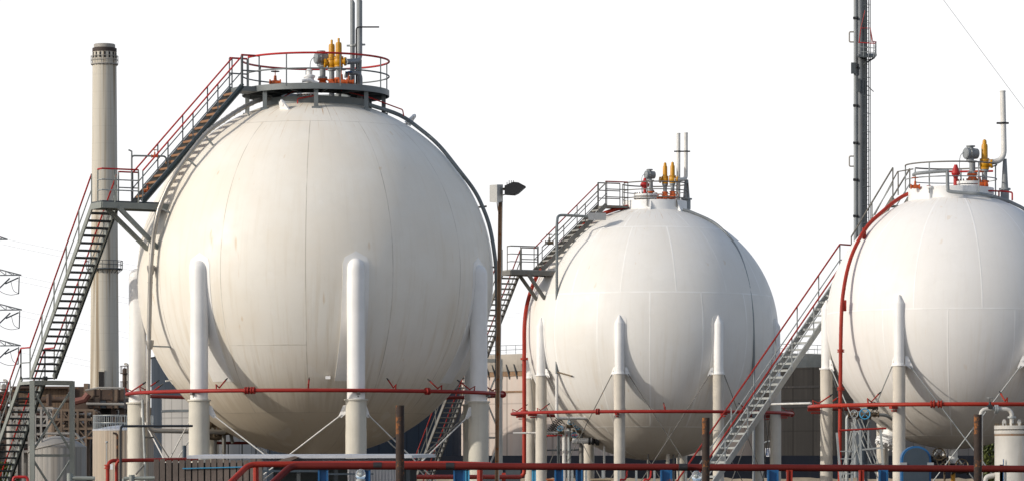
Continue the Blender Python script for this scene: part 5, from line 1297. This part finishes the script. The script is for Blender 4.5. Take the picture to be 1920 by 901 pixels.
# flat roofed shelter
Ys = 76.0
sh = thing('shelter', 'low flat roofed shelter with pale sheet roof and ribbed side behind the red rails', 'shelter', gz(fp(560, 890, Ys)))
mb = MB(); a = fp(350, 856, Ys); b = fp(772, 855, Ys); mb.hexa([(a.x, Ys, a.z - .03), (b.x, Ys, b.z - .03), (b.x + .4, Ys + 5, b.z + .01), (a.x, Ys + 5, a.z + .01), (a.x, Ys, a.z + .035), (b.x, Ys, b.z + .035), (b.x + .4, Ys + 5, b.z + .09), (a.x, Ys + 5, a.z + .09)]); mb.build('roof', M['sheet'], sh)
mb = MB()
n = 96
for i in range(n):
    a = fp(485 + (748 - 485) * i / n, 858.5, Ys + .2); b = fp(485 + (748 - 485) * (i + 1) / n, 858.5, Ys + .2); m_ = (a + b) / 2
    mb.add([(a.x, a.y, a.z), (m_.x, a.y - .05, a.z), (m_.x, a.y - .05, a.z - .18 - (.9 if i > 60 else 0)), (a.x, a.y, a.z - .18 - (.9 if i > 60 else 0)), (b.x, b.y, b.z), (b.x, b.y, b.z - .18 - (.9 if i > 60 else 0))], [(0, 1, 2, 3), (1, 4, 5, 2)])
mb.build('ribbed_panel', M['sheet'], sh)
for px in (490, 560, 630, 700, 765):
    mb = MB(); q = fp(px, 858, Ys + .35); mb.bar(gz(q), q, .08, .08, (0, 1, 0)); mb.build('post', M['greydark'], sh)
mb = MB(); mb.box(V((fp(485, 0, Ys).x, Ys + 4.7, 0)), V((fp(770, 0, Ys).x, Ys + 4.8, fp(0, 866, Ys).z))); mb.build('back_wall', M['greydark'], sh)
mb = MB(); mb.box(fp(490, 884, Ys - .2), fp(600, 880, Ys - .1)); mb.box(fp(600, 889, Ys - .2), fp(700, 886, Ys - .1)); mb.build('cross_rail', M['bluegrey'], sh)
mb = MB(); a = fp(520, 862, Ys - .2); mb.prism([fp(518, 864, Ys - .3), fp(545, 863, Ys - .3), fp(560, 856, Ys - .3), fp(552, 854, Ys - .3), fp(530, 859, Ys - .3)], (0, .5, 0))
solo('timber_offcut', mb, M['wood'], 'pale piece of timber lying on the edge of the sheet roof', 'timber', a)
# red handrails, near
Yh = 25.0
hr = thing('pipe_handrail', 'long dull red pipe rail on blue posts across the foreground', 'railing', gz(fp(1200, 890, Yh)))
mb = MB(); mb.tube(fillet([fp(500, 915, Yh - .3), fp(546, 872.5, Yh), fp(1000, 873.5, Yh), fp(1500, 876, Yh + .1), fp(2300, 880, Yh + .2)], .06), 6.6 / F * Yh, 12)
mb.build('top_rail', M['reddark'], hr)
def rail_band(xs):
    for x in xs:
        mb = MB(); mb.tube([fp(x, 873.5 + (x - 1000) * .0045, Yh), fp(x + 16, 873.5 + (x - 984) * .0045, Yh)], 7.0 / F * Yh, 12); mb.build('black_tape', M['black'], hr)
rail_band((700, 836, 1273))
for px, w_, m in ((606, 19, 'blue'), (688, 13, 'blue'), (861, 22, 'blue'), (876, 9, 'bluelight'), (1001, 8, 'bluelight'), (1048, 17, 'blue'), (1086, 13, 'blue'), (1249, 22, 'blue'), (1449, 21, 'blue'), (1656, 17, 'blue'), (1480, 11, 'redo'), (1615, 9, 'redo')):
    k_ = Yh / F; q = fp(px, 880, Yh + .03); mb = MB(); hw = w_ / 2 * k_
    mb.bar(gz(q) + V((-hw + .006, 0, 0)), q + V((-hw + .006, 0, 0)), .012, .06, (0, 1, 0)); mb.bar(gz(q) + V((hw - .006, 0, 0)), q + V((hw - .006, 0, 0)), .012, .06, (0, 1, 0)); mb.bar(gz(q), q, hw * 2 - .024, .012, (0, 1, 0)); mb.build('post', M[m], hr)
hr2 = thing('pipe_handrail', 'shorter orange red pipe rail sloping down at the left of the foreground', 'railing', gz(fp(520, 890, 26)))
mb = MB(); mb.tube(fillet([fp(420, 915, 25.7), fp(467, 869.5, 26), fp(640, 868.5, 26.1), fp(850, 868.8, 26.1), fp(920, 871, 26.1)], .06), 5.6 / F * 26, 12); mb.build('top_rail', M['redo'], hr2)
for px in (480, 900):
    q = fp(px, 872, 26.1); mb = MB(); mb.tube([gz(q), q], .022, 8); mb.build('post', M['redo'], hr2)
for px, y, w_, lab in ((750, 759, 16, 'thick rusty steel post in front of the largest sphere'), (1323.5, 782, 14.5, 'rusty steel post in front of the galvanised stair'), (1833.5, 776, 15, 'rusty steel post left of the upright vessel')):
    Yq = 24.0; k_ = Yq / F; rt = thing('steel_post', lab, 'post', gz(fp(px, 890, Yq)), 'rusty posts in the foreground')
    q = fp(px, y, Yq); mb = MB(); mb.lathe(gz(q), [(w_ / 2 * k_, 0), (w_ / 2 * k_, q.z), (w_ / 2 * k_ * .84, q.z), (w_ / 2 * k_ * .8, q.z - .02)], 18); mb.build('tube', M['rust'], rt)
    mb = MB(); mb.lathe(gz(q), [(.09, 0), (.09, .015)], 16); mb.build('foot_plate', M['rust'], rt)
for px, y, lab in ((676, 889, 'glass globe lamp under the red rail in front of the largest sphere'), (1306, 892, 'glass globe lamp under the red rail beside rusty middle post')):
    Yg = 24.2; k_ = Yg / F; q = fp(px, y, Yg); rt = thing('globe_lamp', lab, 'lamp', q)
    mb = MB(); mb.ball(q, 9.5 * k_, 18, (1, 1, 1.15)); mb.build('glass_globe', M['glass'], rt)
    mb = MB(); mb.lathe(q - V((0, 0, .2)), [(.02, 0), (.02, .14), (9 * k_, .15), (9 * k_, .17), (3 * k_, .175)], 16); mb.tube([gz(q), q - V((0, 0, .1))], .012, 8); mb.ball(q, .012, 8); mb.build('socket', M['galv'], rt)
# blue lid / cover
Yb = 30.0; kb = Yb / F
bc = thing('valve_cover', 'rounded blue rimmed cover plate in front of the right sphere legs', 'cover', gz(fp(1718, 890, Yb)))
def lidpts(sc, yo): 
    pts = [fp(1718 + 28 * sc, 915, Yb + yo), fp(1718 + 28 * sc, 860, Yb + yo)]
    for a in range(10, 180, 10): pts.append(fp(1718 + 28 * sc * math.cos(R_(a)), 860 - 25 * sc * math.sin(R_(a)), Yb + yo))
    return pts + [fp(1718 - 28 * sc, 860, Yb + yo), fp(1718 - 28 * sc, 915, Yb + yo)]
mb = MB(); mb.prism(lidpts(1.0, 0), (0, .12, 0)); mb.build('rim', M['blue'], bc)
mb = MB(); mb.prism(lidpts(.86, -.012), (0, .05, 0)); mb.build('plate', M['bluegrey'], bc)
mb = MB(); q = fp(1718, 915, Yb + .06); mb.box(V((q.x - .12, q.y - .05, 0)), V((q.x + .12, q.y + .05, q.z))); mb.build('stand', M['bluegrey'], bc)
mb = MB(); mb.box(fp(1688, 880, Yb - .02), fp(1699, 866, Yb + .05)); mb.box(fp(1739, 880, Yb - .02), fp(1749, 866, Yb + .05)); mb.build('hinge', M['steelboxdark'], bc)
# left foreground: orange-red pipe, black pipe frame
Yo = 95.0
fm = thing('fire_main', 'orange red pipe loop passing behind the plank fence at left', 'fire pipe', gz(fp(203, 890, Yo)))
r_o = 3.6 / F * Yo
mb = MB(); mb.tube(fillet([gz(fp(202, 890, Yo)), fp(202, 862.5, Yo), fp(370, 860, Yo + 2)], .22, 8), r_o, 12); mb.build('main_pipe', M['redo'], fm)
mb = MB(); mb.tube(fillet([gz(fp(218, 890, Yo)), fp(218, 866, Yo), fp(224, 862.3, Yo)], .1), r_o * .75, 10); mb.build('branch', M['redo'], fm)
mb = MB(); q = fp(202, 874, Yo); mb.lathe(q, [(r_o * 1.8, -.06), (r_o * 1.8, -.02), (r_o * 1.3, -.02), (r_o * 1.3, .02), (r_o * 1.8, .02), (r_o * 1.8, .06)], 12); mb.build('flange', M['redo'], fm)
mb = MB(); mb.box(fp(206.5, 879, Yo - .1), fp(211.5, 869, Yo - .08)); 
solo('notice', mb, M['sign'], 'small white notice plate beside the orange red pipe', 'sign', fp(209, 879, Yo - .1))
Yk = 84.0
mb = MB(); mb.tube(fillet([gz(fp(226, 890, Yk)), fp(226, 798, Yk), fp(360, 797.5, Yk + 3)], .12), 2.4 / F * Yk, 10)
solo('bent_pipe', mb, M['black'], 'thin dark bent pipe crossing in front of the leftmost leg', 'pipe', gz(fp(226, 890, Yk)))
mb = MB(); mb.tube(fillet([gz(fp(220, 890, 100)), fp(220, 812, 100), fp(212, 811, 100)], .08), .03, 8)
solo('small_lamp_post', mb, M['rust'], 'short rusty bent post in front of the beige tank', 'post', gz(fp(220, 890, 100)))
mb = MB(); q = fp(200, 828, 150); mb.tube([gz(q), q], .025, 6); mb.ball(q, .06, 8)
solo('yard_lamp', mb, M['galv'], 'thin yard lamp against the beige tank', 'lamp post', gz(q))
mb = MB(); mb.tube([fp(232, 896, 60), fp(290, 895, 60)], .03, 8); mb.tube([fp(232, 896, 60), gz(fp(232, 896, 60))], .03, 8); mb.tube([fp(247, 889, 60), gz(fp(247, 889, 60))], .05, 8); mb.tube([fp(130, 895, 60), fp(178, 896, 60)], .035, 8); mb.tube([gz(fp(131, 893, 60)), fp(131, 886, 60)], .05, 10)
solo('low_barrier', mb, M['greygreen'], 'low grey pipe barrier along the bottom left of the photo', 'barrier', gz(fp(200, 890, 60)))
mb = MB(); mb.tube(fillet([gz(fp(25, 890, 110)), fp(25, 893, 110), fp(52, 893, 110), gz(fp(56, 893, 110))], .1), .045, 8)
solo('red_pipe_bend', mb, M['red'], 'low bright red pipe bend at the bottom left behind the trestle', 'pipe', gz(fp(25, 890, 110)))
mb = MB(); mb.cyl(gz(fp(346, 890, 100)), fp(346, 834, 100), .055, n=12)
solo('blue_post', mb, M['bluegrey'], 'slim blue grey post standing behind the fence between two legs', 'post', gz(fp(346, 890, 100)))
# red loops and small fittings under the middle sphere
for i, (px, lab) in enumerate(((1163, 'red hooked hose post left of the globe lamp'), (1208, 'red hooked hose post near the middle of the photo'))):
    mb = MB(); q = fp(px, 880, 120); mb.tube(fillet([gz(q), V((q.x, q.y, q.z - .3)), fp(px + 8, 899, 120), fp(px + 12, 893, 120), fp(px + 13, 880, 120)], .12), .035, 8)
    solo('hose_loop', mb, M['red'], lab, 'hose', gz(q))
for i, px in enumerate((1073, 1099, 1130, 1160, 1193, 1227, 1256)):
    mb = MB(); q = fp(px, 880, 118); mb.bar(gz(q), q + V((0, 0, .15)), .07, .05, (0, 1, 0)); mb.lathe(q + V((0, 0, .15)), [(.04, 0), (.04, .03), (.01, .05)], 8)
    solo('stanchion', mb, M['galv'], 'short galvanised stanchion in the row under the middle sphere', 'post', gz(q), 'row of short galvanised stanchions')
mb = MB(); mb.tube([fp(752, 893, 108), fp(975, 893, 112)], .07, 8)
solo('fire_main', mb, M['redo'], 'low red pipe along the ground between the first two spheres', 'fire pipe', fp(752, 893, 108))
for i, (x0, x1, y0, mt, lab) in enumerate(((905, 934, 868, 'greydark', 'dark grey cabinet at the foot of the floodlight pole'), (948, 976, 868, 'greydark', 'dark metal cabinet right of the floodlight pole'), (1026, 1038, 893, 'brick', 'small orange crate under the left leg of the middle sphere'), (1110, 1146, 893, 'earth', 'tan block near the ground left of the middle leg'))):
    mb = MB(); a = gz(fp(x0, 880, 114)); b = fp(x1, y0 + 6, 114) + V((0, .5, 0)); mb.box(a, b); mb.box(a + V((-.04, -.04, b.z - .0)), V((b.x + .04, b.y + .04, b.z + .05))); solo('cabinet' if i < 2 else 'crate' if i == 2 else 'block', mb, M[mt], lab, 'cabinet' if i < 2 else 'crate' if i == 2 else 'block', a)

# bushes
def bush(q, w_, h, n, label):
    root = thing('bush', label, 'bush', gz(q)); mb = MB()
    for i in range(n):
        a = random.uniform(0, 2 * PI); r = math.sqrt(random.random()); z = random.random() ** .8
        rr = w_ * r * (1 - .55 * z) * random.uniform(.7, 1.1)
        c_ = V((q.x + math.cos(a) * rr, q.y + math.sin(a) * rr, .1 + z * h)); d = V((random.gauss(0, 1), random.gauss(0, 1), random.gauss(.3, 1))).normalized(); e = d.orthogonal().normalized() * random.uniform(.07, .14); f_ = d.cross(e)
        mb.add([c_ - e, c_ + f_ * .45, c_ + e, c_ - f_ * .45], [(0, 1, 2, 3)])
    mb.build('foliage', M['leaf'], root)
    mb = MB()
    for i in range(6):
        a = i * 1.05; mb.tube([gz(q), gz(q) + V((math.cos(a) * w_ * .3, math.sin(a) * w_ * .3, h * .5)), gz(q) + V((math.cos(a) * w_ * .5, math.sin(a) * w_ * .5, h * .85))], [.04, .03, .01], 6)
    mb.build('stems', M['bark'], root)
bush(gz(P(1850, 880, 150)), .8, P(0, 835, 150).z, 1800, 'dark green bush between the right sphere and the upright vessel')
bush(gz(P(6, 880, 130)), .9, P(0, 872, 130).z, 1500, 'low green bush at the bottom left corner behind the stair')

for o in bpy.data.objects:
    if '_w' in o: del o['_w']
